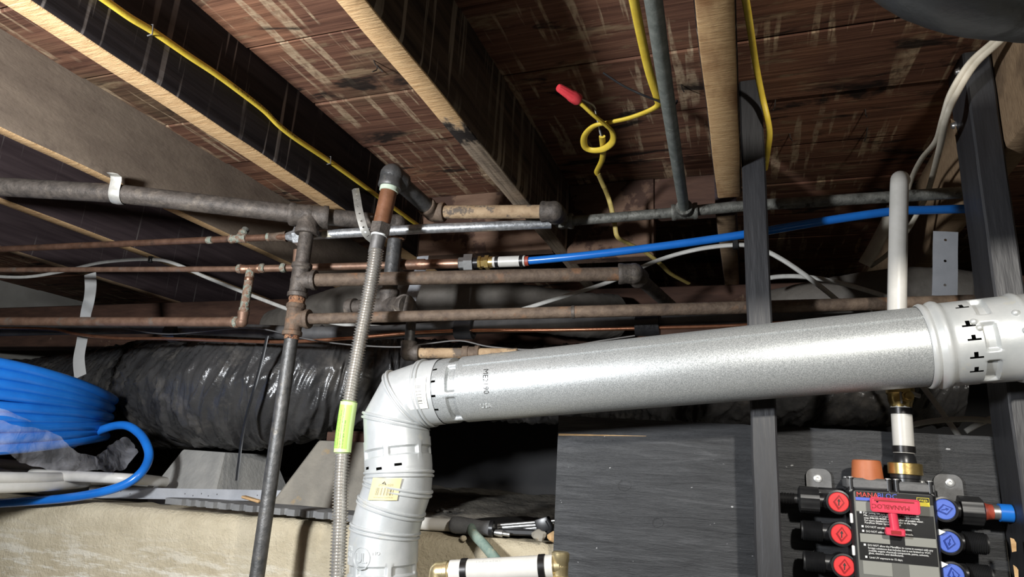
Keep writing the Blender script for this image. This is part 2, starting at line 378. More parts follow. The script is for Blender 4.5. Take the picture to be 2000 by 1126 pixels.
RUBBER = MX('grey_rubber_mat', (.13, .13, .13), (.20, .20, .195), 20, .8, 0, .3, 90)
DARK_MAT = MX('dark_rubber_sheet', (.022, .022, .024), (.045, .045, .046), 12, .55, 0, .3, 40)
PAINTED_STEEL = MX('grey_painted_steel', (.34, .35, .37), (.42, .43, .45), 30, .5, .2)
GREEN_HANDLE = MX('worn_green_handle', (.13, .20, .17), (.27, .33, .27), 60, .7, 0, .3, 100, (1, 1, 1), (.42, .38, .25), (.58, .7), 40)
MALLET = MX('grey_rubber_mallet', (.075, .075, .078), (.13, .13, .13), 60, .75, 0, .4, 100)
ORANGE_CAP = MX('orange_rubber_cap', (.40, .115, .040), (.47, .15, .06), 30, .55)
RED_PL = MX('red_plastic', (.62, .030, .035), (.72, .05, .05), 30, .35)
RED_KEY = MX('pink_red_plastic', (.62, .035, .075), (.72, .06, .11), 30, .32)
BLUE_PL = MX('blue_plastic', (.07, .13, .52), (.11, .19, .62), 30, .35)
BLUE_DK = MX('dark_blue_plastic', (.010, .035, .22), (.02, .05, .28), 30, .35)
RED_DK = MX('dark_red_plastic', (.24, .010, .012), (.32, .018, .02), 30, .35)
SCREW = MX('bright_screw', (.70, .70, .68), (.85, .85, .83), 40, .3, .7)
LABEL_GREY = MX('grey_label_film', (.14, .14, .128), (.17, .17, .155), 8, .22)
LABEL_LIGHT = MX('light_grey_label_patch', (.27, .27, .24), (.30, .30, .27), 8, .22)
LABEL_BLACK = MX('black_label_print', (.018, .018, .018), (.03, .03, .03), 8, .25)
LABEL_YELLOW = MX('yellow_label_print', (.72, .58, .03), (.80, .66, .05), 8, .35)
WHITE_INK = MX('white_ink', (.80, .80, .77), (.86, .86, .83), 8, .5)
RED_INK = MX('red_ink', (.62, .05, .04), (.70, .07, .05), 8, .5)
BLUE_INK = MX('blue_ink', (.06, .10, .50), (.09, .14, .58), 8, .5)
RED_NUT = MX('red_wire_nut', (.55, .035, .045), (.66, .06, .07), 60, .4)
NAIL = MX('old_nail', (.03, .026, .024), (.07, .06, .05), 60, .5, .6)
MINT = MX('pale_green_pipe_dope', (.42, .50, .38), (.55, .62, .50), 90, .7)
def m_sticker(name, paper, ink, bars, side):
    # printed sticker: bars across u, a line of print under and over; u, v are the sticker's own axes
    s = N(name); x = s.n('ShaderNodeSeparateXYZ'); s.l(s.n('ShaderNodeTexCoord').outputs['UV'], x.inputs[0])
    u, v = (x.outputs[0], x.outputs[1]) if not side else (x.outputs[1], x.outputs[0])
    def band(q, a, b): return s.math('MULTIPLY', s.math('GREATER_THAN', q, a), s.math('LESS_THAN', q, b))
    cu = s.n('ShaderNodeCombineXYZ'); s.l(u, cu.inputs[0]); bar = s.noise(cu.outputs[0], bars, 0, 0)
    k = s.math('MULTIPLY', s.math('GREATER_THAN', bar, .5), s.math('MULTIPLY', band(u, .22, .84), band(v, .22, .56)))
    cw = s.n('ShaderNodeCombineXYZ'); s.l(u, cw.inputs[0]); s.l(v, cw.inputs[1]); pr = s.noise(cw.outputs[0], bars * 1.3, 1, .5)
    t = s.math('MULTIPLY', s.math('GREATER_THAN', pr, .52), s.math('ADD', s.math('MULTIPLY', band(u, .2, .86), band(v, .09, .16)), s.math('MULTIPLY', band(u, .28, .78), band(v, .62, .74))))
    c = s.mix(s.math('MULTIPLY', s.math('MINIMUM', s.math('ADD', k, t), 1.0), .85), s.mix(s.noise(cw.outputs[0], 4, 3), paper, tuple(q * .86 for q in paper)), ink)
    return s.out(c, .5, 0)
STICK_OLD = m_sticker('yellowed_sticker', (.66, .56, .30), (.07, .06, .035), 42, False)
STICK_NEW = m_sticker('cream_sticker', (.80, .78, .70), (.06, .06, .055), 42, True)
STICK_PIPE = m_sticker('small_cream_sticker', (.66, .62, .48), (.06, .06, .055), 40, False)
STICK_GREEN = MX('lime_green_sticker', (.36, .66, .10), (.42, .74, .14), 8, .45)
STICK_PALE = MX('pale_lime_border', (.55, .72, .30), (.60, .76, .34), 8, .45)
def m_film():
    s = N('clear_plastic_film'); t = s.t; tr = s.n('ShaderNodeBsdfTransparent'); tr.inputs[0].default_value = (.93, .93, .95, 1)
    mx = s.n('ShaderNodeMixShader'); f = s.ramp(s.noise(s.coord('Object', (25, 25, 25)), 1, 4), [(.35, .09), (.72, .30)])
    s.out((.62, .62, .66), .12, 0); s.bump(s.noise(s.coord('Object', (50, 50, 50)), 1, 3, .6, 1.0), .5, .006)
    s.l(f, mx.inputs[0]); s.l(tr.outputs[0], mx.inputs[1]); s.l(s.b.outputs[0], mx.inputs[2])
    s.l(mx.outputs[0], t.nodes['Material Output'].inputs['Surface']); return s.m
FILM = m_film()

# ================================================================== STRUCTURE
ZJ, ZC = 0.526, 0.70                      # underside of joists, underside of boards
YW = 1.245                                # face of the low concrete wall
XL, XR, YB, YN, ZF = -3.3, 1.25, 2.75, -0.9, -1.0
struct(MB().box2((XL, YN, ZF - .05), (XR, YW + .01, ZF)).build('floor', SOIL, smooth=False))
struct(MB().box2((XL, YB, -.4), (XR, YB + .05, ZC + .1)).build('wall_back', BACK, smooth=False))
struct(MB().box2((XL - .05, YN, ZF), (XL, YB + .05, ZC + .1)).build('wall_left', PLAIN_WALL, smooth=False))
struct(MB().box2((XR, YN, ZF), (XR + .05, YB + .05, ZC + .1)).build('wall_right', PLAIN_WALL, smooth=False))
struct(MB().box2((XL, YN - .05, ZF), (XR, YN, ZC + .1)).build('wall_near_unseen', PLAIN_WALL, smooth=False))  # unseen wall added behind the camera so lamp bounce fills the room
ceil = struct(MB().box2((XL, YN, ZC + .021), (XR, YB, ZC + .06)).build('ceiling', DARK_WOOD, smooth=False))
pm = None
for i in range(18):
    y0 = 0.82 - .2 * 8 + .2 * i
    if y0 > YB - .1: break
    if pm is None:
        pl = MB().box((0, 0, 0), (XR - XL, .1965, .021), None, .0025).build('plank', PLANK, ceil, smooth=False); pm = pl.data
        for v in pm.vertices: v.co += BASE[ceil.name]
    else:
        pl = bpy.data.objects.new('plank', pm); C.objects.link(pl); pl.parent = ceil
    pl.location = Vector(((XL + XR) / 2, y0 + .1, ZC + .0105 + rnd.uniform(-.003, .002))) - BASE[ceil.name]
    pl.rotation_euler = (rnd.uniform(-.012, .012), 0, 0)
# bent nail points under the boards
for k, (px, py, a, b, l) in enumerate([(122, 142, .1, -.3, .030), (182, 183, .1, -.5, .014), (418, 330, .2, -.3, .03), (728, 118, .9, .35, .022), (738, 128, -.2, -.5, .018),
                                       (1515, 195, -.2, -.6, .03), (1542, 262, .2, -.5, .02), (1695, 250, -.3, -.4, .035), (1690, 215, .0, -.5, .02), (1330, 165, .3, -.3, .02), (345, 85, .3, .1, .02), (360, 340, .1, -.4, .018)]):
    p = at(px, py, Z=ZC); MB().sweep([p + V(0, 0, .004), p + V(a * l * .4, 0, -l * .5), p + V(a * l, b * l, -l)], .0012, 6).build('nail', NAIL, ceil)

# low concrete wall with a worn top edge; the crawlspace soil lies behind it
def ztop(x): return -0.139 + 0.010 * noise.noise(V(x * 2.1, 0, 3)) + .006 * noise.noise(V(x * 14, 0, 1)) - .012 * max(0, -(x + .9))
m = MB(); G = []
nx = 330
for i in range(nx + 1):
    x = XL + (0.62 - XL) * i / nx; row = []; zt = ztop(x)
    for j in range(26):
        z = ZF + (zt - ZF) * (j / 25) ** .42
        d = .0035 * noise.noise(V(x * 9, z * 9, 0)) + .0016 * noise.noise(V(x * 45, z * 45, 4))
        row.append(V(x, YW + d + (.012 if j == 25 else 0.003 if j == 24 else 0), z))
    for y in (.03, .07, .12): row.append(V(x, YW + y, zt + .004 * noise.noise(V(x * 20, y * 40, 2))))
    row.append(V(x, YW + .2, zt - .02)); G.append(row)
struct(m.grid(G).build('wall_front', WALL, ang=180))
G = []
for i in range(201):
    x = XL + (XR - XL) * i / 200; row = []
    for j in range(61):
        y = YW + .10 + (YB - YW - .1) * (j / 60) ** 1.3; q = min(1, j / 6)
        z = -.150 + q * (.018 * noise.noise(V(x * 5, y * 5, 0)) + .009 * noise.noise(V(x * 18, y * 18, 3)) + .005 * noise.noise(V(x * 47, y * 47, 5))) + .035 * max(0, min(1, (y - 1.6) / .5))
        row.append(V(x, y, z))
    G.append(row)
struct(MB().grid(G).build('floor_soil', SOIL, ang=180))

# joists: pale sawn underside, dark side faces
def joist(x0, x1, y0, y1, side, bottom, label, dz=0, z0=ZJ):
    m = MB(); n = 60; G = []
    sec = [(x0, ZC + .004), (x0, z0 + .012), (x0 + .002, z0 + .002), (x0 + .004, z0), (x1 - .004, z0), (x1 - .002, z0 + .002), (x1, z0 + .012), (x1, ZC + .004)]
    for i in range(n + 1):
        y = y0 + (y1 - y0) * i / n; row = []
        for k, (x, z) in enumerate(sec):
            dd = .0016 * noise.noise(V(x0 * 7, y * 6, k // 4)) if 0 < k < 7 else 0
            row.append(V(x + dd, y, z + (.0015 * noise.noise(V(x0 * 3, y * 9, 4)) if 0 < k < 7 else 0)))
        G.append(row)
    b = 0
    vs = [p for r in G for p in r]; ns = len(sec); fs = []; ms = []
    for i in range(n):
        for k in range(ns):
            k2 = (k + 1) % ns; fs.append((i * ns + k, i * ns + k2, (i + 1) * ns + k2, (i + 1) * ns + k)); ms.append(1 if 1 < k < 5 else 0)
    fs.append(tuple(range(ns))[::-1]); ms.append(0); fs.append(tuple(n * ns + k for k in range(ns))); ms.append(1)
    m.add(vs, fs); m.m = ms
    o = m.build('floor_joist', [side, bottom], None, ang=50)
    return tag(o, label, 'joist', 'floor joists under the boards')
H = ZJ
joist(-1.66, -1.617, -.85, 2.7, SIDE_PLUM, SAWN, 'plum-brown floor joist with a narrow pale edge that holds a black cable clip')
joist(-2.075, -2.033, -.85, 2.7, SIDE_PLUM, SAWN_DULL, 'dim floor joist against the left wall, behind all the copper pipes')
joist(-1.268, -1.237, -.85, 2.7, SIDE_GREY, SAWN, 'smooth grey-brown floor joist with a thin tan edge and a pipe strap under it')
joist(-.877, -.832, -.85, 2.7, SIDE_BLACK, SAWN, 'near-black floor joist with a yellow cable stapled along its side')
joist(-.455, -.414, -.85, 2.7, SIDE_STREAK, SPLIT_UNDER, 'floor joist with white drip streaks down its dark side and a splintered pale underside')
joist(-.045, .002, -.85, 1.262, SIDE_BLACK, m_sawn('water_stained_sawn_wood', (.38, .225, .10), (.62, .42, .22), (.20, .095, .04), .52), 'thick tan floor joist with water stains, cut off short above the galvanized pipe')
joist(-.052, -.010, 1.36, 2.7, SIDE_PLUM, SAWN_DULL, 'grey-brown joist end carrying on behind the black post and the galvanized pipe')
joist(.395, .437, -.85, 2.7, SAWN_DULL, SAWN_DULL, 'tan floor joist behind the bolted black post')
joist(.81, .85, -.85, 2.7, SAWN_DULL, SAWN_DULL, 'brown floor joist nearest the right wall')

# blocking and girder
tag(MB().box2((-.832, 1.525, .530), (-.456, 1.563, ZC), .002).build('joist_blocking', BLOCK_WOOD), 'brown blotched blocking board between two joists above the brass fitting', 'board', 'blocking boards')
tag(MB().box2((-.414, 1.525, .50), (-.20, 1.563, ZC), .002).build('joist_blocking', BLOCK_WOOD), 'pale stained short blocking board beside the streaked joist', 'board', 'blocking boards')
tag(MB().box2((-.20, 1.53, .60), (-.053, 1.563, ZC), .002).build('joist_blocking', RED_WOOD), 'thin reddish blocking board above the blue tube', 'board', 'blocking boards')
tag(MB().box2((XL + .01, 1.90, .355), (XR - .01, 1.99, .527), .003).build('girder', RED_WOOD), 'long reddish-brown girder carrying the joists behind all the pipes', 'beam')

# ================================================================== POSTS AND PANEL
pp = [(1.02, .003), ]
def post(x0, x1, y0, y1, z0, z1, label, group):
    m = MB(); G = []; n = 80
    for i in range(n + 1):
        z = z0 + (z1 - z0) * i / n; row = []
        for (x, y) in [(x0, y1), (x0, y0 + .003), (x0 + .003, y0), (x1 - .003, y0), (x1, y0 + .003), (x1, y1)]:
            row.append(V(x + .0012 * noise.noise(V(x * 9, z * 14, 2)), y + .0010 * noise.noise(V(x * 30, z * 18, 7)), z))
        G.append(row)
    ns = 6; fs = [(i * ns + k, i * ns + (k + 1) % ns, (i + 1) * ns + (k + 1) % ns, (i + 1) * ns + k) for i in range(n) for k in range(ns)]
    fs += [tuple(range(ns))[::-1], tuple(n * ns + k for k in range(ns))]
    return m.add([p for r in G for p in r], fs)
YP = 1.22
p1 = thing('wooden_post', 'black painted post nailed to the side of the cut joist, in front of the panel', 'post', (.022, 1.18, ZF), 'black painted posts')
post(.0035, .0425, 1.135, YP, ZF, ZC - .002, '', '').build('post_body', BLACK_POST, p1, ang=30)
p2 = thing('wooden_post', 'black painted post with two bolt heads, beside the manifold', 'post', (.37, 1.18, ZF), 'black painted posts')
post(.353, .392, 1.135, YP, ZF, ZC - .002, '', '').build('post_body', BLACK_POST, p2, ang=30)
for q in [(1873, 140), (1866, 245)]:
    c = at(*q, X=.353); MB().lathe(c + V(.002, 0, 0), (-1, 0, 0), [(0, .008), (.003, .008), (.003, .006), (.006, .0055), (.008, .004), (.0085, .001)], 16).build('bolt', STEEL, p2)
MB().prism([(0, 0), (.018, .006), (.028, .045), (.012, .032)], at(1872, 262, X=.352), (0, 1, 0), (0, 0, 1), -.0006).build('paint_chip', SAWN_DULL, p2, label='bare scrape in the paint')
for (px, py, s_) in [(1980, 1065, .52), (1985, 1118, .42)]:
    c = at(px, py, Y=1.134)
    MB().prism([(-.006 * s_, -.016 * s_), (.004 * s_, -.013 * s_), (.006 * s_, .004), (.001, .017 * s_), (-.006 * s_, .010)], c, (1, 0, 0), (0, 0, 1), .0006).build('paint_chip', SAWN, p2, label='bare wood where the paint is chipped')
pa = at(1091, 811, Y=YP); zt = pa.z
panel = thing('plywood_panel', 'black painted plywood sheet behind the manifold and the post', 'panel', ((pa.x + .352) / 2, YP + .01, ZF))
ztr = at(1930, 852, Y=YP).z
m = MB(); top = []
n = 90
for i in range(n + 1):
    x = pa.x + (.352 - pa.x) * i / n; z = zt + (ztr - zt) * i / n + .0012 * noise.noise(V(x * 40, 0, 9)); top.append((x, z))
# two faces of ply split by the delaminated crack near the top edge
poly = [(pa.x, ZF), (.352, ZF)] + top[::-1]
m.prism(poly, V(0, YP + .019, 0), (1, 0, 0), (0, 0, 1), .019)
m.build('sheet', BLACK_PLY, panel, ang=30)
c0 = at(1091, 848, Y=YP); c1 = at(1262, 851, Y=YP)
cr = [(c0.x + (c1.x - c0.x) * t, c0.z + (c1.z - c0.z) * t + .0006 * noise.noise(V(t * 20, 1, 1))) for t in [k / 20 for k in range(21)]]
w_ = [.0016 * (1 - t) * (1 + .6 * noise.noise(V(t * 30, 4, 4))) + .0003 for t in [k / 20 for k in range(21)]]
MB().prism([(x, z - q) for (x, z), q in zip(cr, w_)] + [(x, z + q) for (x, z), q in zip(cr, w_)][::-1], V(0, YP, 0), (1, 0, 0), (0, 0, 1), .0006).build('split', SAWN, panel, label='long split showing bare wood')
for (px, py, r_) in [(1220, 947, .011), (1285, 1020, .009), (1822, 910, .014)]:
    c = at(px, py, Y=YP)
    MB().lathe(c + V(0, .001, 0), (0, -1, 0), [(0, r_), (.0011, r_), (.0014, r_ * .93), (.0010, r_ * .84), (.0014, r_ * .5), (.0012, r_ * .1)], 26, rf=lambda q, a, r: r * (1 + .12 * math.sin(2 * a + 1))).build('knot', BLACK_PLY, panel)

# ================================================================== FLUE
YF = 1.068; RF = .0565
fl = thing('flue_pipe', 'shiny galvanized flue with a bent elbow, running past the black post', 'flue', at(750, 1126, Y=YF))
A = at(2060, 652, Y=YF); B = at(866, 763.5, Y=YF); ax = (B - A).normalized(); Lf = (B - A).length
UPV = V(0, 0, 1)
def sx(px): # distance along the axis of a picture column
    best = min(range(400), key=lambda k: abs(project(A + ax * (Lf * k / 400)) - px)); return Lf * best / 400
def project(p): c = (p.dot(CAMX), p.dot(CAMF)); return CX + FPX * c[0] / c[1]
s_r1, s_r0 = sx(1843), sx(1828)
def bead(s0, r, h=.0035, w=.006): return [(s0 - w, r), (s0 - w * .6, r + h * .7), (s0, r + h), (s0 + w * .6, r + h * .7), (s0 + w, r)]
def openings(rects):     # rects: (s0, s1, a0, a1) with a in radians
    def g(q, a):
        for (q0, q1, a0, a1) in rects:
            if q0 < q < q1 and ((a - a0) % (2 * math.pi)) < (a1 - a0): return True
        return False
    return g
def fine(prof, rects):   # extra rings so that the openings have clean edges
    qs = sorted({q for r in rects for q in r[:2]}); out = []
    for (p, r0), (q, r1) in zip(prof, prof[1:]):
        out.append((p, r0)); out += [(k, r0 + (r1 - r0) * (k - p) / (q - p)) for k in qs if p + 1e-6 < k < q - 1e-6]
    return out + [prof[-1]]
def frect(s0, ds, a0, da): return (min(s0, s0 + ds), max(s0, s0 + ds), a0 - math.pi / 2, a0 + da - math.pi / 2)
# right-hand end collar with locking band (towards the right edge of the view)
sb0, sb1 = sx(1922), sx(1895)
def band_rf(a0, b0, depth, ribs, ph, half=.10):
    def f(q, a, r):
        if a0 <= q <= b0:
            d = min(abs(((a - ph - k * 2 * math.pi / ribs + math.pi) % (2 * math.pi)) - math.pi) for k in range(ribs))
            e = min(1, min(q - a0, b0 - q) / .003)
            return r - depth * e * (0 if d < half else min(1, (d - half) / .06))
        return r
    return f
prof = [(0, RF + .002), (.004, RF + .002)] + bead(sx(1985), RF + .002, .003) + [(sb0 - .004, RF + .002)] + [(sb0 + (sb1 - sb0) * k / 10, RF + .002) for k in range(11)] + [(s_r0 - .012, RF + .002)] + bead(s_r0, RF + .002, .004, .007) + bead(s_r0 + .015, RF + .001, .003, .005)
er = []
for (px, ang) in [(1880, .78), (1876, .22), (1878, -.12), (1878, -.52), (1880, -.9)]: er += [frect(sx(px), .005, ang, .13), frect(sx(px) - .006, .016, ang - .02, .045)]
MB().lathe(A, ax, fine(prof, er), 288, rf=band_rf(sb0, sb1, .006, 7, .6), u=UPV, caps=False, gap=openings(er)).build('end_collar', FLUE_ELBOW, fl, ang=50)
s_l = sx(905); s_lc0, s_lc1 = sx(913), sx(893)
prof = [(s_r0 + .01, RF), (s_l - .03, RF)] + [(s_lc0 - .004, RF)] + [(s_lc0 + (s_lc1 - s_lc0) * k / 12, RF) for k in range(13)] + [(sx(872), RF), (Lf, RF - .001)]
er = [frect(sx(868), -.008, ang, .07) for ang in (.55, .12, -.30, -.75)]
MB().lathe(A, ax, fine(prof, er), 288, rf=band_rf(s_lc0, s_lc1, .006, 6, .25, .07), u=UPV, caps=False, gap=openings(er)).build('straight_pipe', FLUE, fl, ang=50)
MB().lathe(A + ax * .004, -ax, [(0, RF)] + bead(.012, RF, .0035) + [(.5, RF), (.5, RF + .002), (1.02 - A.x, RF)], 72, u=UPV, caps=False).build('straight_pipe', FLUE, fl, ang=50)
# lap seam along the top of the straight pipe
wv = ax.cross(UPV).normalized(); upn = wv.cross(ax).normalized()
front = V(0, -1, 0); front = (front - ax * front.dot(ax)).normalized()
def cyl(s_, ang, h=0.0):   # ang measured from the side facing the room, positive upwards
    return A + ax * s_ + (front * math.cos(ang) + upn * math.sin(ang)) * (RF + h)
MB().sweep([cyl(s_r0 + .012 + (sx(925) - s_r0 - .012) * k / 30, .62, .0006) for k in range(31)], .0014, 8).build('lap_seam', FLUE, fl)
# dimples in the collar
for (px, ang) in [(1890, .14), (1884, .30), (1972, -.02), (1965, .42)]:
    c = cyl(sx(px), ang, .002); MB().ball(c, .0045, 14, 8).build('rivet', FLUE_ELBOW, fl)
# elbow of mitred gores, then the drop with its offset
gpx = [(868, 763.3), (836, 767), (797, 780), (774, 822), (776, 862)]
gp = [at(*q, Y=YF) for q in gpx]
def gores(pts, r, name, mat, beads, flat_ends=True):
    MB().sweep(pts, r, 72, caps=False, mitre=True).build(name, mat, fl, ang=12)
    for i in beads:
        d1 = (pts[i] - pts[i - 1]).normalized() if i else (pts[1] - pts[0]).normalized(); d2 = (pts[min(i + 1, len(pts) - 1)] - pts[i]).normalized(); t = (d1 + d2).normalized() if d2.length > 0 else d1
        u, wv_ = frame(t); k = 1 / max(.3, t.dot(d1)); b = d2 - d1; st = b.normalized() if b.length > 1e-4 else V(0, 0, 0); ring = []
        for j in range(64):
            a = 2 * math.pi * j / 64; o = (u * math.cos(a) + wv_ * math.sin(a)) * (r + .0005); o += st * (o.dot(st) * (k - 1)); ring.append(pts[i] + o)
        MB().sweep([q - t * .0035 for q in ring], .0028, 8, closed=True).build('bead', mat, fl); MB().sweep([q + t * .0035 for q in ring], .0024, 8, closed=True).build('bead', mat, fl)
RE = RF + .0008
gores(gp, RE, 'elbow', FLUE_ELBOW, [1, 2, 3])
v0, v1 = gp[-1], at(779.5, 926, Y=YF); dv = (v1 - v0).normalized(); Lv = (v1 - v0).length
prof = [(-.003, RF + .002)] + [(.002 + .001 * k, RF + .002) for k in range(3)] + [(.012 + .016 * k / 10, RF + .002) for k in range(11)] + [(Lv - .01, RF + .002), (Lv, RF + .001)]
def drects(L, w_, h_): return [(-v_, -v_ + h_, -(u_ + w_) / (RF + .002), -u_ / (RF + .002)) for (u_, v_) in L]
er = drects([(-.042, -.040), (-.012, -.044), (.022, -.041)], .012, .0045)
MB().lathe(v0, dv, fine(prof, er), 288, rf=band_rf(.012, .028, .005, 6, .9, .06), u=(0, -1, 0), caps=False, gap=openings(er)).build('drop_collar', FLUE_ELBOW, fl, ang=50)
g2 = [v1 - dv * .005] + [at(*q, Y=YF) for q in [(779.5, 926), (777, 952), (764, 990), (752, 1035), (750, 1052)]]
gores(g2, RE + .0008, 'offset_elbow', FLUE_ELBOW, [1, 2, 3, 4])
w0, w1 = g2[-1], at(742, 1240, Y=YF); dw = (w1 - w0).normalized(); Lw = (w1 - w0).length
sc_ = (at(748, 1098, Y=YF) - w0).length
prof = [(-.004, RF + .002), (sc_ - .006, RF + .002)] + [(sc_ + .017 * k / 10, RF + .002) for k in range(11)] + [(sc_ + .03, RF + .002), (Lw, RF + .001)]
er = drects([(-.04, -.062), (-.012, -.064), (.018, -.062)], .014, .004)
MB().lathe(w0, dw, fine(prof, er), 288, rf=band_rf(sc_, sc_ + .017, .005, 6, .35, .06), u=(0, -1, 0), caps=False, gap=openings(er)).build('lower_collar', FLUE_ELBOW, fl, ang=50)
def around(p0, d, r):      # lettering or stickers wrapped on a drop section; u runs to the right, v up
    d = d.normalized(); fr = V(0, -1, 0); fr = (fr - d * fr.dot(d)).normalized(); rt = -(d.cross(fr)).normalized()
    if rt.x < 0: rt = -rt
    def f(u, v, h=0, a0=0.0): a = a0 + u / r; return p0 - d * v + (fr * math.cos(a) + rt * math.sin(a)) * (r + h)
    return f
fw = around(w0, dw, RF + .002)
text('UL', lambda u, v, h: fw(u - .008, v - .032, h), .022, FLUE_ELBOW, 'embossed_mark', fl, .0008, 'CENTER', .8)
ring = [fw(-.008 + .0165 * math.cos(a), -.025 + .0165 * math.sin(a), .0003) for a in [2 * math.pi * k / 40 for k in range(40)]]
MB().sweep(ring, .0009, 6, closed=True).build('embossed_ring', FLUE_ELBOW, fl)
text('SEAL\nOLT\nT', lambda u, v, h: fw(u - .052, v - .015, h), .011, FLUE_ELBOW, 'embossed_mark', fl, .0005)
text('NO', lambda u, v, h: fw(u + .012, v - .020, h), .008, FLUE_ELBOW, 'embossed_mark', fl, .0005)
fv = around(v0, dv, RF + .002)
fs_ = around(g2[0], (g2[1] - g2[0]), RE + .0012)
sp = g2[1]; dsp = (at(768, 978, Y=YF) - at(779, 930, Y=YF)).normalized(); fs_ = around(at(773.5, 957, Y=YF), dsp, RE + .0042)
MB().grid([[fs_(-.016 + .051 * i / 14, -.018 + .036 * j / 4 + .010 * (i / 14)) for j in range(5)] for i in range(15)]).build('barcode_sticker', STICK_OLD, fl, label='yellowed barcode sticker')
MB().add([fs_(.008 + a, .0125 + b, .0005) for a, b in ((-.004, 0), (-.001, 0), (0, .005), (.004, 0), (.001, 0.0))], [(0, 1, 2), (2, 4, 3)]).build('sticker_logo', PRINT, fl)
# cream sticker wrapped on the elbow's end gore
e0 = at(848, 766, Y=YF); 
def fe(s_, ang, h=.0014): return e0 + ax * s_ + (front * math.cos(ang) + upn * math.sin(ang)) * (RE + h)
MB().grid([[fe(-.012 + .037 * i / 4, .32 - .92 * j / 16) for j in range(17)] for i in range(5)]).build('barcode_sticker', STICK_NEW, fl, label='cream barcode sticker')
# stamped number on the straight pipe, reading downwards, and an embossed mark under it
sm_ = sx(968)
text('ME2190', lambda u, v, h: cyl(sm_ - v, .40 - u / RF, .0004), .013, PRINT, 'stamped_number', fl)
text('USA', lambda u, v, h: cyl(sx(955) - u, -.78 + v / RF, h), .011, FLUE_ELBOW, 'embossed_mark', fl, .0006)
for (px, py) in [(768, 790), (783, 783), (738, 866)]:
    c = at(px, py, Y=YF - RF * .93); MB().ball(c, .0035, 12, 6).build('rivet', FLUE_ELBOW, fl)



# ================================================================== IRON PIPE RUN (left tee, two drops, two long runs)
def dirn(a, b): return tuple((Vector(b) - Vector(a)).normalized())
YV = 1.106
ir = thing('iron_pipe_run', 'old brown iron pipes screwed together with tees, two drops and two long runs', 'pipes', at(512, 1126, Y=YV))
ZB = .494; RB = .0197
b0 = at(-60, 361, Z=.496); b1 = at(604, 421, Y=YV); b2 = at(775, 438, Y=1.212)
pipe('pipe', [b0, at(233, 378, Z=.497), b1], RB, IRON, ir, 22)
pipe('pipe', [b1, at(690, 428, Y=1.172), b2], RB * .93, IRON, ir, 22)
dn = (0, 0, -1)
fitting('tee', b1, [dirn(b1, b0) + (.040,), dirn(b1, b2) + (.040,), dn + (.042,)], RB, .04, IRON, ir, .010, 1.28, 1.18)
v_r = .0152
t2 = at(592, 547, Y=YV); t3 = at(581, 623, Y=YV)
t2.x = t3.x = b1.x
pipe('pipe', [b1, t2], v_r, IRON, ir); pipe('pipe', [t2, t3], v_r * .92, IRON, ir)
pipe('pipe', [t3, at(512, 1126, Y=YV) * V(0, 0, 1).dot(V(0, 0, 1)), ] if False else [t3, V(b1.x, YV, -.42)], .0138, IRON_GREY, ir)
r2e = at(1238, 534, Y=1.255); r3e = at(1900, 588, Y=1.31)
fitting('tee', t2, [(0, 0, 1, .036), (0, 0, -1, .036), dirn(t2, r2e) + (.036,)], v_r, .036, IRON, ir, .008, 1.4, 1.22)
MB().lathe(t2 + V(0, 0, -.036), (0, 0, -1), [(0, v_r), (.003, v_r * 1.12), (.009, v_r * 1.02), (.014, v_r * 1.14), (.019, v_r)], 28, rf=lambda q, a, r: r * (1 + .05 * math.sin(a * 7 + q * 900))).build('rust_ring', RUST_RING, ir, label='flaking orange rust ring')
fitting('tee', t3, [(0, 0, 1, .032), (0, 0, -1, .034), dirn(t3, r3e) + (.034,)], .0138, .034, RUSTY, ir, .008, 1.45, 1.25)
MB().lathe(t3 + V(0, 0, -.034), (0, 0, -1), [(0, .0142), (.004, .015), (.008, .0142)], 22).build('rust_ring', RUST_RING, ir)
pipe('pipe', [t2, at(900, 541, Y=1.17), r2e], .0139, RUSTY, ir)
fitting('elbow', r2e, [dirn(r2e, t2) + (.030,), dirn(r2e, at(1300, 592, Y=1.46)) + (.032,)], .0155, .03, IRON, ir, .008, 1.36, 1.3)
pipe('pipe', [r2e, at(1318, 604, Y=1.56)], .0139, IRON, ir)
mid3 = at(1118, 609, Y=1.19)
pipe('pipe', [t3, mid3], .0112, RUSTY, ir); pipe('pipe', [mid3, r3e], .0116, RUSTY, ir)
MB().lathe(mid3, dirn(mid3, r3e), [(-.002, .0114), (0, .0125), (.004, .0125), (.005, .0114)], 20).build('coupling', IRON, ir)
# second drop behind the flexible gas line
d0 = b2; d1 = at(766, 597, Y=1.212); d1.x = d0.x
fitting('elbow', d0, [dirn(d0, b1) + (.03,), (0, 0, -1, .032)], RB * .93, .03, IRON, ir, .008, 1.28, 1.18)
MB().lathe(d0 + V(0, 0, -.03), (0, 0, -1), [(0, .019), (.004, .0215), (.006, .017)], 22).build('rust_ring', RUST_RING, ir)
pipe('pipe', [d0, d1], .0165, IRON_GREY, ir)
cp = at(790, 597, Y=1.19)
fitting('tee', d1, [(0, 0, 1, .036), (-1, 0.1, -.1, .05), dirn(d1, cp) + ((cp - d1).length + .008,)], .0165, .03, IRON, ir, .009, 1.32, 1.2)
MB().lathe(cp + V(.0, .012, 0), (.10, -1, .02), [(0, .0215), (.012, .0235), (.020, .0235), (.0215, .0225), (.022, .020), (.0225, .001)], 30).build('end_cap', IRON, ir)
MB().lathe(at(690, 600, Y=1.215), (1, -.1, .05), [(-.012, .016), (-.012, .020), (.006, .020), (.006, .015), (.045, .015)], 22).build('plug', IRON, ir)
e1 = at(797, 689, Y=1.20); e0_ = at(797, 600, Y=1.20); e0_.x = e1.x
pipe('pipe', [e0_, e1], .0105, IRON_GREY, ir)
e2 = at(1010, 690, Y=1.24)
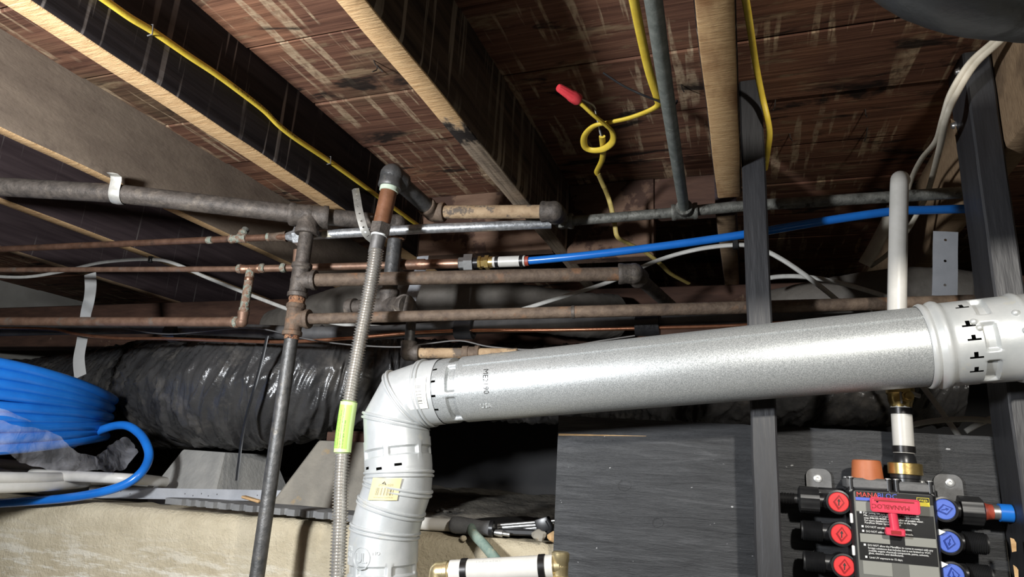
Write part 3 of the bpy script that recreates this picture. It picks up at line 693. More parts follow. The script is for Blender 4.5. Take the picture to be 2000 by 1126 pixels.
fitting('elbow', e1, [(0, 0, 1, .024), dirn(e1, e2) + (.024,)], .0115, .024, IRON, ir, .008, 1.45, 1.35)
pipe('pipe', [e1, e2], .0108, TAN_PIPE, ir)
cc = at(915, 689, Y=1.224)
MB().lathe(cc, dirn(e1, e2), [(-.012, .0115), (-.012, .0145), (.0, .0145), (.0, .0130), (.014, .0130), (.014, .0155), (.022, .0155), (.022, .011)], 22).build('coupling', RUSTY, ir)

# pipe strap under the grey joist
so = at(233, 378, Z=.497); sd = Vector(dirn(b0, b1)); sp_ = Vector((-sd.y, sd.x, 0)).normalized()
m = MB(); prof = []
for k in range(13):
    a = math.pi * k / 12; prof.append(so + sp_ * (-math.cos(a) * (RB + .0022)) + V(0, 0, -math.sin(a) * (RB + .0022)))
path = [so + sp_ * -(RB + .022) + V(0, 0, .0275), so + sp_ * -(RB + .006) + V(0, 0, .0275), so + sp_ * -(RB + .0025) + V(0, 0, .020)] + prof + [so + sp_ * (RB + .0025) + V(0, 0, .020), so + sp_ * (RB + .006) + V(0, 0, .0275), so + sp_ * (RB + .022) + V(0, 0, .0275)]
m.sweep(path, .011, 4, flat=(1, .12), up=sd); tag(m.build('pipe_strap', ZINC_STRAP, ang=30), 'zinc two-ear strap wrapped under the big iron pipe', 'strap')

# ================================================================== UPPER GAS PIPE RUN
gr = thing('gas_pipe_run', 'mixed gas pipes with elbows and tees hung under the joists, reaching past the black post', 'pipes', at(1100, 435, Y=1.29))
ge0 = at(766, 343, Y=1.055); ge1 = at(846, 414, Y=1.185)
nip_b = at(742, 452, Y=1.05)
fitting('elbow', ge0, [dirn(ge0, ge1) + (.030,), dirn(ge0, nip_b) + (.026,)], .0175, .03, IRON_GREY, gr, .008, 1.34, 1.32)
pipe('pipe', [ge0, ge1], .0168, IRON_GREY, gr)
gx1 = at(1082, 413, Y=1.205)
fitting('elbow', ge1, [dirn(ge1, ge0) + (.026,), dirn(ge1, gx1) + (.026,)], .0155, .026, RUSTY, gr, .007, 1.34, 1.25)
pipe('pipe', [ge1, gx1], .0142, TAN_PIPE, gr)
gx2 = at(1098, 433, Y=1.30)
fitting('elbow', gx1, [dirn(gx1, ge1) + (.026,), dirn(gx1, gx2) + (.03,)], .0155, .026, IRON, gr, .008, 1.4, 1.35)
gT = at(1337, 413, Y=1.315); gE = at(1876, 376, Y=1.345)
fitting('elbow', gx2, [dirn(gx2, gx1) + (.022,), dirn(gx2, gT) + (.024,)], .0115, .024, GALV_OLD, gr, .007, 1.5, 1.35)
pipe('pipe', [gx2, gT], .0107, GALV_OLD, gr)
pipe('pipe', [gT, at(1450, 402, Y=1.325), gE], .0112, GALV_OLD, gr)
cN = at(1272, -30, Z=.527)
gTz = gT.copy()
fitting('tee', gT, [dirn(gT, gx2) + (.026,), dirn(gT, gE) + (.026,), dirn(gT, cN) + (.026,)], .0115, .026, GALV_OLD, gr, .007, 1.5, 1.32)
pipe('pipe', [gT, at(1300, 170, Z=.532), cN, at(1240, -300, Z=.527), at(1240, -300, Z=.527) + V(0, -.9, 0)], .0107, CONDUIT, gr)
# brown nipple and nut down to the flexible line
nd = Vector(dirn(ge0, nip_b)); nl = (nip_b - ge0).length
fx = thing('flexible_gas_line', 'corrugated stainless gas line with a lime green sticker, hanging from a brown nipple', 'gas line', at(660, 1126, Y=1.04))
MB().lathe(ge0 + nd * .024, nd, [(0, .0185), (.010, .0185), (.011, .017)], 24).build('thread_seal', MINT, fx, label='pale green pipe dope')
MB().lathe(ge0 + nd * .032, nd, [(0, .0165), (nl - .032, .0165)], 24).build('nipple', MX('brown_pipe_nipple', (.15, .062, .028), (.23, .10, .05), 40, .5, .2, .15, 100, (1, 1, 1), (.30, .27, .24), (.64, .7), 60), fx, label='brown painted pipe nipple')
MB().lathe(ge0 + nd * (nl - .016), nd, [(0, .016), (.001, .0205), (.022, .0205), (.023, .016)], 6).build('hex_nut', IRON, fx)
MB().lathe(ge0 + nd * (nl + .006), nd, [(0, .0155), (.004, .0155)], 24).build('seal_ring', WHITE_INK, fx)
MB().lathe(ge0 + nd * (nl + .009), nd, [(0, .0140), (.036, .0135), (.038, .0115)], 24).build('fitting_body', STEEL_DULL, fx)
cpx = [(735, 488), (729, 530), (718, 590), (704, 660), (692, 725), (681, 790), (671, 860), (666, 930), (664, 1010), (661, 1080), (658, 1150)]
cpt = spline([at(*q, Y=1.045) for q in cpx], 40)
acc = [0]
for a, b in zip(cpt, cpt[1:]): acc.append(acc[-1] + (b - a).length)
tot = acc[-1]; pitch = .0052; cs = []; rr = []; i = 0; s_ = 0
while s_ < tot:
    while acc[i + 1] < s_: i += 1
    t = (s_ - acc[i]) / max(1e-9, acc[i + 1] - acc[i]); cs.append(cpt[i].lerp(cpt[i + 1], t)); rr.append(.0124 + .0021 * math.cos(2 * math.pi * s_ / pitch)); s_ += pitch / 6
MB().sweep(cs, rr, 26).build('corrugated_tube', CSST, fx, ang=80)
sa = next(k for k, p in enumerate(cs) if p.z < at(681, 784, Y=1.045).z); sb = next(k for k, p in enumerate(cs) if p.z < at(670, 886, Y=1.045).z)
sl = cs[sa:sb:6]
MB().sweep(sl, .0152, 28).build('sticker_sleeve', STICK_PALE, fx, label='lime green instruction sticker')
sdn = (sl[-1] - sl[0]); sln = sdn.length; sdn.normalize(); sfr = V(-.25, -1, 0); sfr = (sfr - sdn * sfr.dot(sdn)).normalized(); srt = sdn.cross(sfr)
if srt.x < 0: srt = -srt
def fg(u, v, h=0): # u along the tube from the bottom up, v across from the right edge to the left
    t = 1 - u / sln; k = t * (len(sl) - 1); a = min(int(k), len(sl) - 2); c = sl[a].lerp(sl[a + 1], k - a); an = -v / .0152
    return c + (sfr * math.cos(an) + srt * math.sin(an)) * (.0154 + h)
MB().grid([[fg(.006 + (sln - .012) * i / 12, -.019 + .038 * j / 12) for j in range(13)] for i in range(13)]).build('sticker_print_field', STICK_GREEN, fx)
for j, (ln, a0) in enumerate([('Protection:', .008), ('1. Use WATER CHANGES HEAVILY', .007), ('2. Confirm the no-corrosive liquid leak test', .007), ('3. Check that rubber gasket is inserted in each nut', .007), ('Re-tighten. Recheck connection nearly final operation', .007), ('Do not over-tighten. Check for leaks', .007)]):
    text(ln, lambda u, v, h, j=j, a0=a0: fg(u + a0, v + .0125 - j * .0049, .0003), .0032, PRINT, 'sticker_line', fx)

# ================================================================== COPPER AND GALVANIZED WATER PIPES
cw = thing('water_pipe_run', 'copper pipe joined by a hex union to a shiny galvanized pipe with a barcode sticker', 'pipes', at(300, 474, Y=1.13))
u0 = at(-60, 489, Y=1.10); u1 = at(575, 461, Y=1.15); u2 = at(1076, 437, Y=1.262)
pipe('copper_pipe', [u0, u1], .0078, COPPER, cw)
pipe('galvanized_pipe', [u1, at(820, 447, Y=1.168), u2], .0102, GALV, cw, 22)
ud = Vector(dirn(u1, u2))
MB().lathe(at(560, 462, Y=1.148), ud, [(0, .009), (.012, .0125), (.020, .014), (.021, .0215), (.040, .0215), (.041, .013), (.056, .013), (.057, .0095)], 6).build('hex_union', GALV, cw, ang=25)
MB().lathe(at(527, 463, Y=1.146), ud, [(0, .0085), (.003, .0095), (.030, .0105), (.040, .0125)], 20).build('adapter', RUSTY, cw)
MB().lathe(at(521, 463, Y=1.146), ud, [(0, .008), (.002, .0098), (.008, .0098), (.009, .008)], 20).build('solder_joint', VERDIGRIS, cw)
tc = at(466, 466, Y=1.14); pd = Vector(dirn(u0, u1))
fitting('copper_tee', tc, [tuple(pd) + (.022,), tuple(-pd) + (.022,), (0, .6, 1, .024)], .0085, .02, VERDIGRIS, cw, .006, 1.22, 1.08)
pipe('copper_stub', [tc, tc + V(0, .6, 1).normalized() * .034], .0085, GALV_OLD, cw)
MB().lathe(at(405, 469, Y=1.135), pd, [(0, .0079), (.002, .0088), (.012, .0088), (.014, .0079)], 20).build('solder_joint', VERDIGRIS, cw)
sg = at(640, 458, Y=1.1545)
m = MB(); m.grid([[sg + ud * (.026 * i / 4 - .008) + (V(0, -1, 0) * math.cos(a) + V(0, 0, 1) * math.sin(a)) * .0107 for a in [(-.9 + 2.0 * j / 10) for j in range(11)]] for i in range(5)]); m.build('barcode_sticker', STICK_PIPE, cw)

c2 = thing('copper_pipe_run', 'dusty copper pipes joined by a soldered drop, ending in a steel nut', 'pipes', at(300, 628, Y=1.14))
k0 = at(-60, 527, Y=1.13); k1 = at(490, 525, Y=1.15); k2 = at(825, 516, Y=1.252); k3 = at(905, 514, Y=1.264)
pipe('copper_pipe', [k0, k1], .0066, COPPER_OLD, c2); pipe('copper_pipe', [k1, k2], .0082, COPPER_OLD, c2); pipe('copper_pipe', [k2, k3], .0108, COPPER, c2)
kd = Vector(dirn(k1, k3))
MB().lathe(at(787, 517, Y=1.2445), kd, [(0, .0085), (.001, .0118), (.030, .0118), (.031, .0125), (.050, .0125), (.051, .0108)], 22).build('coupling', COPPER, c2)
kt = k1; kb = at(487, 628, Y=1.15); kb.x = kt.x
fitting('copper_tee', kt, [tuple(kd) + (.022,), tuple(-kd) + (.022,), (0, 0, -1, .028)], .0088, .02, COPPER, c2, .006, 1.2, 1.08)
for (q, y_) in [((512, 524), 1.155), ((468, 525), 1.148), ((553, 523), 1.165)]:
    MB().lathe(at(*q, Y=y_), kd, [(-.006, .0085), (-.004, .0104), (.003, .0108), (.006, .0085)], 18, rf=lambda q_, a, r: r * (1 + .08 * math.sin(3 * a))).build('solder_joint', VERDIGRIS, c2)
pipe('copper_drop', [kt, kb], .0098, VERDIGRIS, c2)
MB().lathe(V(kt.x, kt.y, at(487, 607, Y=1.15).z), (0, 0, -1), [(-.010, .0099), (-.006, .0125), (.004, .0118), (.008, .0099)], 18, rf=lambda q_, a, r: r * (1 + .1 * math.sin(2 * a))).build('solder_joint', VERDIGRIS, c2)
kl = at(-60, 627, Y=1.11)
fitting('copper_elbow', kb, [(0, 0, 1, .024), dirn(kb, kl) + (.026,)], .0108, .02, COPPER_OLD, c2, .006, 1.18, 1.08)
pipe('copper_pipe', [kl, kb], .0108, COPPER_OLD, c2)
MB().lathe(at(463, 629, Y=1.147), dirn(kb, kl), [(-.004, .011), (-.002, .0128), (.004, .0128), (.006, .011)], 18).build('solder_joint', VERDIGRIS, c2)
pipe('copper_stub', [at(578, 512, Y=1.18), at(580, 488, Y=1.18)], .0075, COPPER_OLD, c2)
MB().lathe(at(906, 514, Y=1.264), kd, [(-.012, .0115), (-.010, .0135), (0, .0135), (.001, .0205), (.020, .0205), (.021, .014)], 6).build('steel_nut', STEEL, c2, ang=25)

bp = thing('blue_pex_line', 'blue plastic water tube with a brass fitting and white sleeve, crossing behind both posts', 'tube', at(1030, 510, Y=1.262))
q0 = at(926, 513, Y=1.266); qd = Vector(dirn(q0, at(1030, 509, Y=1.272)))
MB().lathe(q0, qd, [(-.004, .0125), (.012, .0125), (.013, .0115)], 24).build('collar', BLACK_RING, bp)
MB().lathe(q0 + qd * .011, qd, [(0, .0145), (.006, .0145), (.007, .0118), (.014, .0118), (.015, .0158), (.024, .0158), (.025, .0115), (.040, .0112)], 6).build('brass_fitting', BRASS, bp, ang=25)
MB().lathe(q0 + qd * .030, qd, [(0, .0125), (.014, .0125)], 24).build('brass_barb', BRASS, bp)
qs = q0 + qd * .042; qe = at(1026, 509.5, Y=1.272); ql = (qe - qs).length
MB().lathe(qs, qd, [(0, .0118), (ql, .0118)], 24).build('white_sleeve', PEX_WHITE, bp)
for t in (.10, .84): MB().lathe(qs + qd * (ql * t), qd, [(0, .0118), (.0005, .0132), (.0075, .0132), (.008, .0118)], 24).build('crimp_ring', BLACK_RING, bp)
MB().lathe(qe - qd * .006, qd, [(0, .0105), (.014, .0105)], 20).build('end_ring', RED_RING, bp)
blp = [at(x, y, Y=yy) for (x, y, yy) in [(1028, 509.5, 1.272), (1120, 501, 1.274), (1250, 486, 1.28), (1370, 470, 1.285), (1470, 455, 1.29), (1600, 433, 1.30), (1740, 413, 1.32), (1810, 410, 1.34), (1900, 407, 1.37)]]
MB().sweep(spline(blp, 8), .0082, 18).build('blue_tube', PEX_BLUE, bp)

# ================================================================== REFRIGERANT LINE SET
ls = thing('refrigerant_line_set', 'black foam covered tube with a thin copper tube taped along it', 'pipes', at(700, 650, Y=1.31))
lp = [(-40, 646, 1.27), (120, 642, 1.28), (330, 640, 1.29), (600, 650, 1.30), (760, 648, 1.33), (920, 638, 1.345), (1265, 627, 1.36), (1500, 618, 1.37), (1700, 612, 1.38)]
MB().sweep(spline([at(x, y, Y=yy) for x, y, yy in lp], 8), .0165, 18).build('foam_tube', FOAM, ls)
lc = [(-40, 640, 1.25), (90, 642, 1.255), (150, 652, 1.26), (230, 660, 1.27), (330, 661, 1.27), (450, 665, 1.275), (560, 667, 1.28), (680, 660, 1.29), (800, 650, 1.31), (915, 645, 1.325), (1080, 644, 1.335), (1265, 640, 1.34), (1420, 636, 1.35), (1560, 628, 1.36)]
MB().sweep(spline([at(x, y, Y=yy) for x, y, yy in lc], 8), .0042, 12).build('copper_tube', COPPER_NEW, ls)
for (x, y, yy, w_, dx) in [(340, 651, 1.284, .036, .05), (908, 642, 1.334, .040, 0), (1265, 634, 1.352, .048, 0)]:
    c = at(x, y, Y=yy); MB().sweep([c + V(-w_ / 2, 0, .001 + dx * .1), c + V(0, 0, 0), c + V(w_ / 2, 0, .001)], .0205, 16, flat=(1, 1.18), up=(0, 1, 0)).build('tape_wrap', TAPE, ls)

# ================================================================== DUCTS
def duct(name, ctrl, r, mat, wr, fr, n, seg, slant=1.2, seed=0, sag=None):
    pts = spline(ctrl, n); acc = [0]
    for a, b in zip(pts, pts[1:]): acc.append(acc[-1] + (b - a).length)
    def rf(i, a):
        s_ = acc[i] + slant * .04 * math.sin(a)
        f = noise.noise(V(s_ * fr, math.cos(a) * .9, math.sin(a) * .9 + seed)); g = noise.noise(V(s_ * fr * 2.3 + 5, math.cos(a) * 1.6, math.sin(a) * 1.6 + seed)); hN = noise.noise(V(s_ * fr * 5, math.cos(a) * 3, math.sin(a) * 3 + seed))
        big = noise.noise(V(s_ * 4, math.cos(a), seed + 2))
        return (r if not callable(r) else r(i / len(pts))) * (1 + wr * (((1 - min(1, abs(f) * 2.4)) ** 2) * .75 + ((1 - min(1, abs(g) * 2.2)) ** 2) * .5 + hN * .22) + wr * .8 * big)
    return MB().sweep(pts, rf, seg, flat=(1, 1)).build(name, mat, None, ang=180)
dk = [(-80, 784, 1.95, .158), (60, 784, 1.95, .160), (190, 776, 1.90, .166), (300, 766, 1.80, .175), (400, 760, 1.51, .150), (560, 752, 1.47, .145), (680, 742, 1.53, .128), (780, 740, 1.62, .112), (950, 745, 1.72, .099), (1150, 750, 1.74, .097), (1350, 750, 1.74, .097), (1600, 748, 1.76, .097), (1850, 748, 1.80, .097)]
def dr(t): k = min(t * (len(dk) - 1), len(dk) - 1.001); i = int(k); return dk[i][3] + (dk[i + 1][3] - dk[i][3]) * (k - i)
tag(duct('flexible_duct', [at(x, y, Y=yy) for x, y, yy, _ in dk], dr, DUCT_BLACK, .095, 27, 74, 180), 'fat flexible duct in wrinkled black plastic film resting on the pale pier block', 'duct')
gk = [(540, 640, 1.80), (600, 620, 1.74), (700, 592, 1.68), (830, 585, 1.66), (980, 594, 1.68), (1080, 608, 1.72), (1150, 616, 1.76), (1200, 618, 1.82)]
tag(duct('insulated_duct', [at(x, y, Y=yy) for x, y, yy in gk], .062, DUCT_GREY, .030, 26, 30, 60, 2.0, 4), 'dusty grey wrapped duct arching behind the iron pipes', 'duct')
hk = [(1500, 614, 1.68), (1600, 594, 1.64), (1720, 575, 1.62), (1820, 572, 1.62), (1960, 590, 1.62)]
tag(duct('insulated_duct', [at(x, y, Y=yy) for x, y, yy in hk], .055, DUCT_GREY, .035, 22, 24, 50, 2.0, 9), 'dim grey duct behind the white supply pipe', 'duct')
tk = [at(x, y, Y=yy) for x, y, yy in [(1740, -330, .46), (1800, -220, .50), (1895, -135, .535), (2040, -100, .58), (2250, -95, .645)]]
tk = [V(tk[0].x, -.85, tk[0].z - .01), V(tk[0].x - .01, .0, tk[0].z), V(tk[0].x - .005, .26, tk[0].z)] + tk + [V(.85, tk[-1].y + .12, tk[-1].z), V(1.23, tk[-1].y + .16, tk[-1].z)]
tag(duct('overhead_duct', tk, .074, DUCT_DARK, .015, 18, 30, 64, 1.5, 12), 'dark wrapped duct hanging overhead beside the bolted post', 'duct')

# ================================================================== CABLES
def ribbon(pts, w_, t_, mat, name, parent, up, seg=12, n=8, sharp=False):
    return MB().sweep(pts if sharp else spline(pts, n), 1.0, seg, flat=(w_, t_), up=up).build(name, mat, parent, ang=60)
# yellow cable stapled along the near-black joist
yc = thing('yellow_cable', 'yellow cable with black print stapled along the near-black joist', 'cable', at(640, 310, X=-.825), 'yellow house cables')
XJ = -.8262
ycp = [at(*q, X=XJ) for q in [(120, -60), (205, 0), (255, 35), (300, 62), (370, 110), (420, 143), (470, 180), (515, 215), (545, 245), (580, 272), (640, 312), (700, 355), (745, 388), (800, 428), (816, 439)]]
ribbon([ycp[0] + V(0, -.9, 0), ycp[0] + V(0, -.3, 0)] + ycp, .0058, .0036, YELLOW, 'jacket', yc, (0, 0, 1), 14)
for q in [(291, 57), (641, 312)]:
    c = at(*q, X=XJ); m = MB(); m.sweep([c + V(-.004, 0, .0085), c + V(.0052, .001, .0075), c + V(.0052, .003, -.0075), c + V(-.004, .003, -.0085)], .0011, 8); m.build('staple', STEEL_DULL, yc)
ysp = spline([at(*q, X=XJ) for q in [(395, 126), (420, 143), (470, 180), (515, 215), (545, 245), (580, 272)]], 20)
yac = [0]
for a, b in zip(ysp, ysp[1:]): yac.append(yac[-1] + (b - a).length)
def fy(u, v, h=0, off=0):
    u = min(max(u, 0), yac[-1] - 1e-5); i = max(k for k in range(len(yac)) if yac[k] <= u); t = (u - yac[i]) / (yac[i + 1] - yac[i]); d = (ysp[i + 1] - ysp[i]).normalized()
    up_ = V(1, 0, 0).cross(d); up_ = up_ if up_.z > 0 else -up_
    return ysp[i].lerp(ysp[i + 1], t) + up_ * (v + off) + V(.0040, 0, 0)
YL = yac[-1]
text('NM-B 12/2 WG 600V (UL) 10-12/23 60227 E-7 002X81 SUN', lambda u, v, h: fy(YL - u - .004, -v, 0, .0028), .0072, PRINT, 'printed_lettering', yc)
# yellow cable that comes down beside the conduit and loops to the red wire nut
yl = thing('yellow_cable', 'yellow cable bent into a loop and ending in a red wire nut', 'cable', at(1172, 265, Z=.60), 'yellow house cables')
lo = [(1225, -60, .58), (1238, 0, .58), (1252, 70, .58), (1268, 140, .575), (1284, 190, .57), (1286, 204, .57), (1268, 216, .57), (1230, 230, .575), (1190, 239, .58), (1160, 246, .585), (1142, 265, .588), (1142, 285, .588), (1155, 293, .585), (1178, 291, .58), (1196, 277, .578), (1196, 258, .577), (1182, 243, .572), (1160, 225, .57), (1138, 205, .575), (1122, 193, .58)]
lop = [at(x, y, Z=z) for x, y, z in lo]
ribbon([lop[0] + V(0, -.9, 0), lop[0] + V(0, -.25, 0)] + lop, .0063, .0034, YELLOW, 'jacket', yl, (1, 0, .2), 14)
nt = at(1128, 194, Z=.58); nb = at(1090, 170, Z=.585); nd_ = dirn(nt, nb); nL = (nb - nt).length
MB().lathe(nt, nd_, [(-.003, .0085), (0, .0100), (nL * .3, .0098), (nL * .42, .0080), (nL * .96, .0062), (nL, .0050)], 40, rf=lambda q, a, r: r * (1 + (.05 * math.sin(a * 10) if q > nL * .3 else .02 * math.sin(a * 4)))).build('wire_nut', RED_NUT, yl)
for k, mt in enumerate((WHITE_CABLE, BLACK_NYLON)):
    MB().sweep(spline([nt + V(.002, 0, .002), at(1145, 198 + 2 * k, Z=.592), at(1160, 207 + 2 * k, Z=.60), at(1165 + k, 225, Z=.60), at(1169 + 2 * k, 245, Z=.592), at(1174 + 3 * k, 266, Z=.585)], 6), .0015, 8).build('wire', mt, yl)
# the stripped tail that drops to the pipes
yt = thing('yellow_cable', 'stripped yellow cable tail dropping behind the galvanized pipe and blue tube', 'cable', at(1180, 330, Z=.58), 'yellow house cables')
tl = [(1176, 266, .584), (1178, 290, .592), (1176, 312, .595), (1166, 334, .598), (1169, 341, .598)]
ribbon([at(x, y, Z=z) for x, y, z in tl], .0058, .0034, YELLOW, 'jacket', yt, (1, 0, 0), 12)
tl = [(1168, 338, .598), (1174, 352, .595), (1180, 366, .59)]
ribbon([at(x, y, Z=z) for x, y, z in tl], .0054, .0030, YELLOW_DIRTY, 'dirty_jacket', yt, (1, 0, 0), 12)
tl2 = [at(1179, 362, Z=.592), at(1188, 385, Z=.585), at(1195, 410, Y=1.36), at(1201, 440, Y=1.37), at(1206, 462, Y=1.38), at(1225, 474, Y=1.42), at(1260, 492, Y=1.47), at(1290, 515, Y=1.52), at(1310, 534, Y=1.57), at(1345, 553, Y=1.65)]
ribbon(tl2, .0056, .0033, YELLOW_DIRTY, 'hanging_jacket', yt, (1, 0, 0), 12)
# yellow cable beside the black post
yr = thing('yellow_cable', 'yellow cable running down beside the short cut joist and tucked behind the black post', 'cable', at(1497, 310, X=.048), 'yellow house cables')
ribbon([at(1443, -60, Y=.72) + V(0, -.9, 0), at(1443, -60, Y=.72) + V(0, -.25, 0)] + [at(x, y, Y=yy) for x, y, yy in [(1443, -60, .72), (1456, 0, .82), (1466, 60, .92), (1476, 125, 1.03), (1488, 185, 1.095), (1499, 232, 1.118), (1503, 262, 1.145), (1500, 290, 1.18), (1494, 330, 1.26)]], .0052, .0040, YELLOW, 'jacket', yr, (1, 0, 0), 12)
# black tie wire round the conduit
bt = thing('tie_wire', 'thin black tie wire hooked around the greenish conduit', 'wire', at(1300, 200, Z=.55))
MB().sweep(spline([at(1178, 142, Z=.62), at(1215, 166, Z=.60), at(1250, 183, Z=.585), at(1285, 197, Z=.558), at(1305, 206, Z=.542), at(1319, 203, Z=.545), at(1322, 196, Z=.552)], 8), .0018, 8).build('wire', BLACK_NYLON, bt)
# white cable looping between clips
wc = thing('white_cable', 'long white cable swooping between two black clips behind the pipes', 'cable', at(300, 510, Y=1.5), 'white house cables')
wcp = [(-60, 535, 1.36), (40, 541, 1.40), (120, 530, 1.43), (200, 512, 1.38), (292, 506, 1.40), (340, 514, 1.42), (400, 540, 1.45), (480, 572, 1.44), (570, 606, 1.40), (640, 628, 1.385), (720, 637, 1.38), (800, 639, 1.385), (900, 630, 1.395), (1000, 609, 1.41), (1080, 585, 1.43), (1190, 550, 1.46), (1280, 510, 1.47), (1360, 487, 1.46), (1437, 478, 1.45), (1480, 484, 1.44), (1520, 502, 1.43), (1570, 535, 1.43), (1635, 586, 1.44), (1700, 650, 1.46), (1790, 740, 1.46), (1862, 836, 1.46), (1900, 890, 1.46)]
ribbon([at(x, y, Y=yy) if x != 292 else at(292, 506, Z=.518) for x, y, yy in wcp], .0052, .0030, WHITE_CABLE, 'jacket', wc, (0, 0, 1), 10)
for (x, y, yy) in [(294, 507, at(292, 506, Z=.518).y), (1437, 479, 1.448)]:
    c = at(x, y, Y=yy); MB().box(c + V(0, 0, .002), (.013, .010, .022), None, .002).build('cable_clip', BLACK_NYLON, wc)
w2 = thing('white_cable', 'second white cable curving down behind the manifold panel', 'cable', at(1600, 545, Y=1.5), 'white house cables')
ribbon([at(x, y, Y=yy) for x, y, yy in [(1480, 552, 1.5), (1510, 541, 1.5), (1570, 540, 1.5), (1640, 552, 1.5), (1740, 582, 1.5), (1800, 610, 1.5), (1850, 660, 1.5)]], .0052, .0030, WHITE_CABLE, 'jacket', w2, (0, 0, 1), 10)
w3 = thing('white_cable', 'white cable arched along the top edge of the black panel', 'cable', at(1850, 830, Y=1.4), 'white house cables')
ribbon([at(x, y, Y=yy) for x, y, yy in [(1770, 834, 1.40), (1800, 825, 1.40), (1850, 819, 1.40), (1900, 818, 1.40), (1940, 822, 1.40)]], .0050, .0030, WHITE_CABLE, 'jacket', w3, (0, 0, 1), 10)
ribbon([at(x, y, Y=yy) for x, y, yy in [(1886, 842, 1.41), (1910, 828, 1.41), (1940, 815, 1.41)]], .0050, .0030, WHITE_CABLE, 'jacket', w3, (0, 0, 1), 10)
# beige cables by the bolted post
be = thing('beige_cable', 'pair of beige cables draped past the bolted post and down behind the supply pipe', 'cable', at(1860, 200, Y=1.12))
ribbon([at(x, y, Y=yy) for x, y, yy in [(1985, 35, 1.02), (1958, 75, 1.04), (1905, 125, 1.08), (1870, 180, 1.105), (1848, 230, 1.12), (1835, 290, 1.22), (1812, 375, 1.44), (1790, 420, 1.48), (1765, 460, 1.50), (1735, 495, 1.55), (1700, 520, 1.6)]], .0055, .0034, BEIGE_CABLE, 'jacket', be, (1, 0, 0), 10)
ribbon([at(x, y, Y=yy) for x, y, yy in [(1978, 30, 1.02), (1950, 72, 1.04), (1895, 122, 1.08), (1858, 180, 1.105), (1842, 230, 1.13), (1828, 275, 1.20), (1800, 310, 1.30), (1780, 350, 1.40), (1765, 400, 1.46)]], .0052, .0034, BEIGE_CABLE, 'jacket', be, (1, 0, 0), 10)
bg = MB().sweep(spline([at(x, y, Y=yy) for x, y, yy in [(1745, 405, 1.50), (1730, 440, 1.52), (1705, 488, 1.53), (1688, 516, 1.54)]], 8), .0135, 14).build('beige_pipe', BEIGE_CABLE); tag(bg, 'dim beige pipe slanting down behind the white supply pipe', 'pipe')
gw = MB().sweep(spline([at(x, y, Y=yy) for x, y, yy in [(240, 640, 1.235), (330, 652, 1.24), (480, 640, 1.235), (560, 652, 1.23), (592, 660, 1.22), (640, 668, 1.22), (700, 674, 1.225), (780, 677, 1.23), (840, 670, 1.25), (900, 665, 1.26), (960, 677, 1.27), (1060, 682, 1.28), (1180, 664, 1.29), (1240, 655, 1.30)]], 8), .0016, 8).build('grey_wire', STEEL_DULL); tag(gw, 'thin grey wire sagging just under the copper tube', 'wire')

# ================================================================== STRAPS
def strap(name, label, pts, w_, mat, holes=0, up=(1, 0, 0), hr=.0022, cat='strap'):
    t = thing(name, label, cat, pts[-1]); P = spline(pts, 10)
    bd = MB().sweep(P, 1.0, 4, flat=(w_ / 2, .0009), up=up).build('band', mat, t, ang=30); hc = MB()
    for k in range(holes):
        f = (k + .5) / holes * (len(P) - 1); i = int(f); c = P[i].lerp(P[min(i + 1, len(P) - 1)], f - i); d = (P[min(i + 1, len(P) - 1)] - P[max(i - 1, 0)]).normalized()
        u_ = Vector(up); u_ = (u_ - d * u_.dot(d)).normalized(); nn = d.cross(u_); nn = nn if nn.y < 0 else -nn
        hc.lathe(c - nn * .004, nn, [(0, hr), (.008, hr)], 12)
    if holes: cut(bd, hc)
    return t
# perforated hanger, one end on the near-black joist, wrapped under the galvanized pipe
strap('perforated_hanger', 'perforated steel hanger strap holding up the galvanized pipe', [at(694, 368, X=-.829), at(697, 385, Y=1.16), at(701, 410, Y=1.132), at(708, 438, Y=1.131), at(716, 457, Y=1.141), at(728, 468, Y=1.160)], .0165, ZINC_STRAP, 10, (1, .15, 0), .0021)
fo = strap('foil_hanger', 'crumpled shiny foil strap hanging above the black duct', [at(176, 534, Y=1.30), at(177, 560, Y=1.30), at(174, 585, Y=1.29), at(168, 610, Y=1.31), at(164, 640, Y=1.32), at(160, 665, Y=1.315), at(154, 700, Y=1.305), at(157, 735, Y=1.30)], .034, FOIL, 0, (1, .25, 0))
strap('plate_hanger', 'grey steel strap hanging from the joist edge behind the copper pipe', [at(826, 500, Y=1.40), at(820, 530, Y=1.38), at(810, 560, Y=1.36), at(797, 598, Y=1.36)], .030, PAINTED_STEEL, 2, (1, .1, 0))
strap('nail_plate', 'flat galvanized nail plate hanging near the bolted post', [at(1847, 452, Y=1.42), at(1846, 490, Y=1.42), at(1846, 530, Y=1.42), at(1845, 578, Y=1.42)], .042, PAINTED_STEEL, 3, (1, 0, 0), .0026, 'plate')
ti = MB().sweep(spline([at(x, y, Y=yy) for x, y, yy in [(522, 655, 1.265), (512, 700, 1.27), (496, 760, 1.27), (482, 810, 1.29), (472, 860, 1.30), (466, 905, 1.30), (462, 938, 1.30)]], 8), 1.0, 6, flat=(.0042, .0011), up=(1, 0, 0)).build('cable_tie', BLACK_NYLON); tag(ti, 'long black cable tie tail dangling in front of the pier block', 'cable tie')

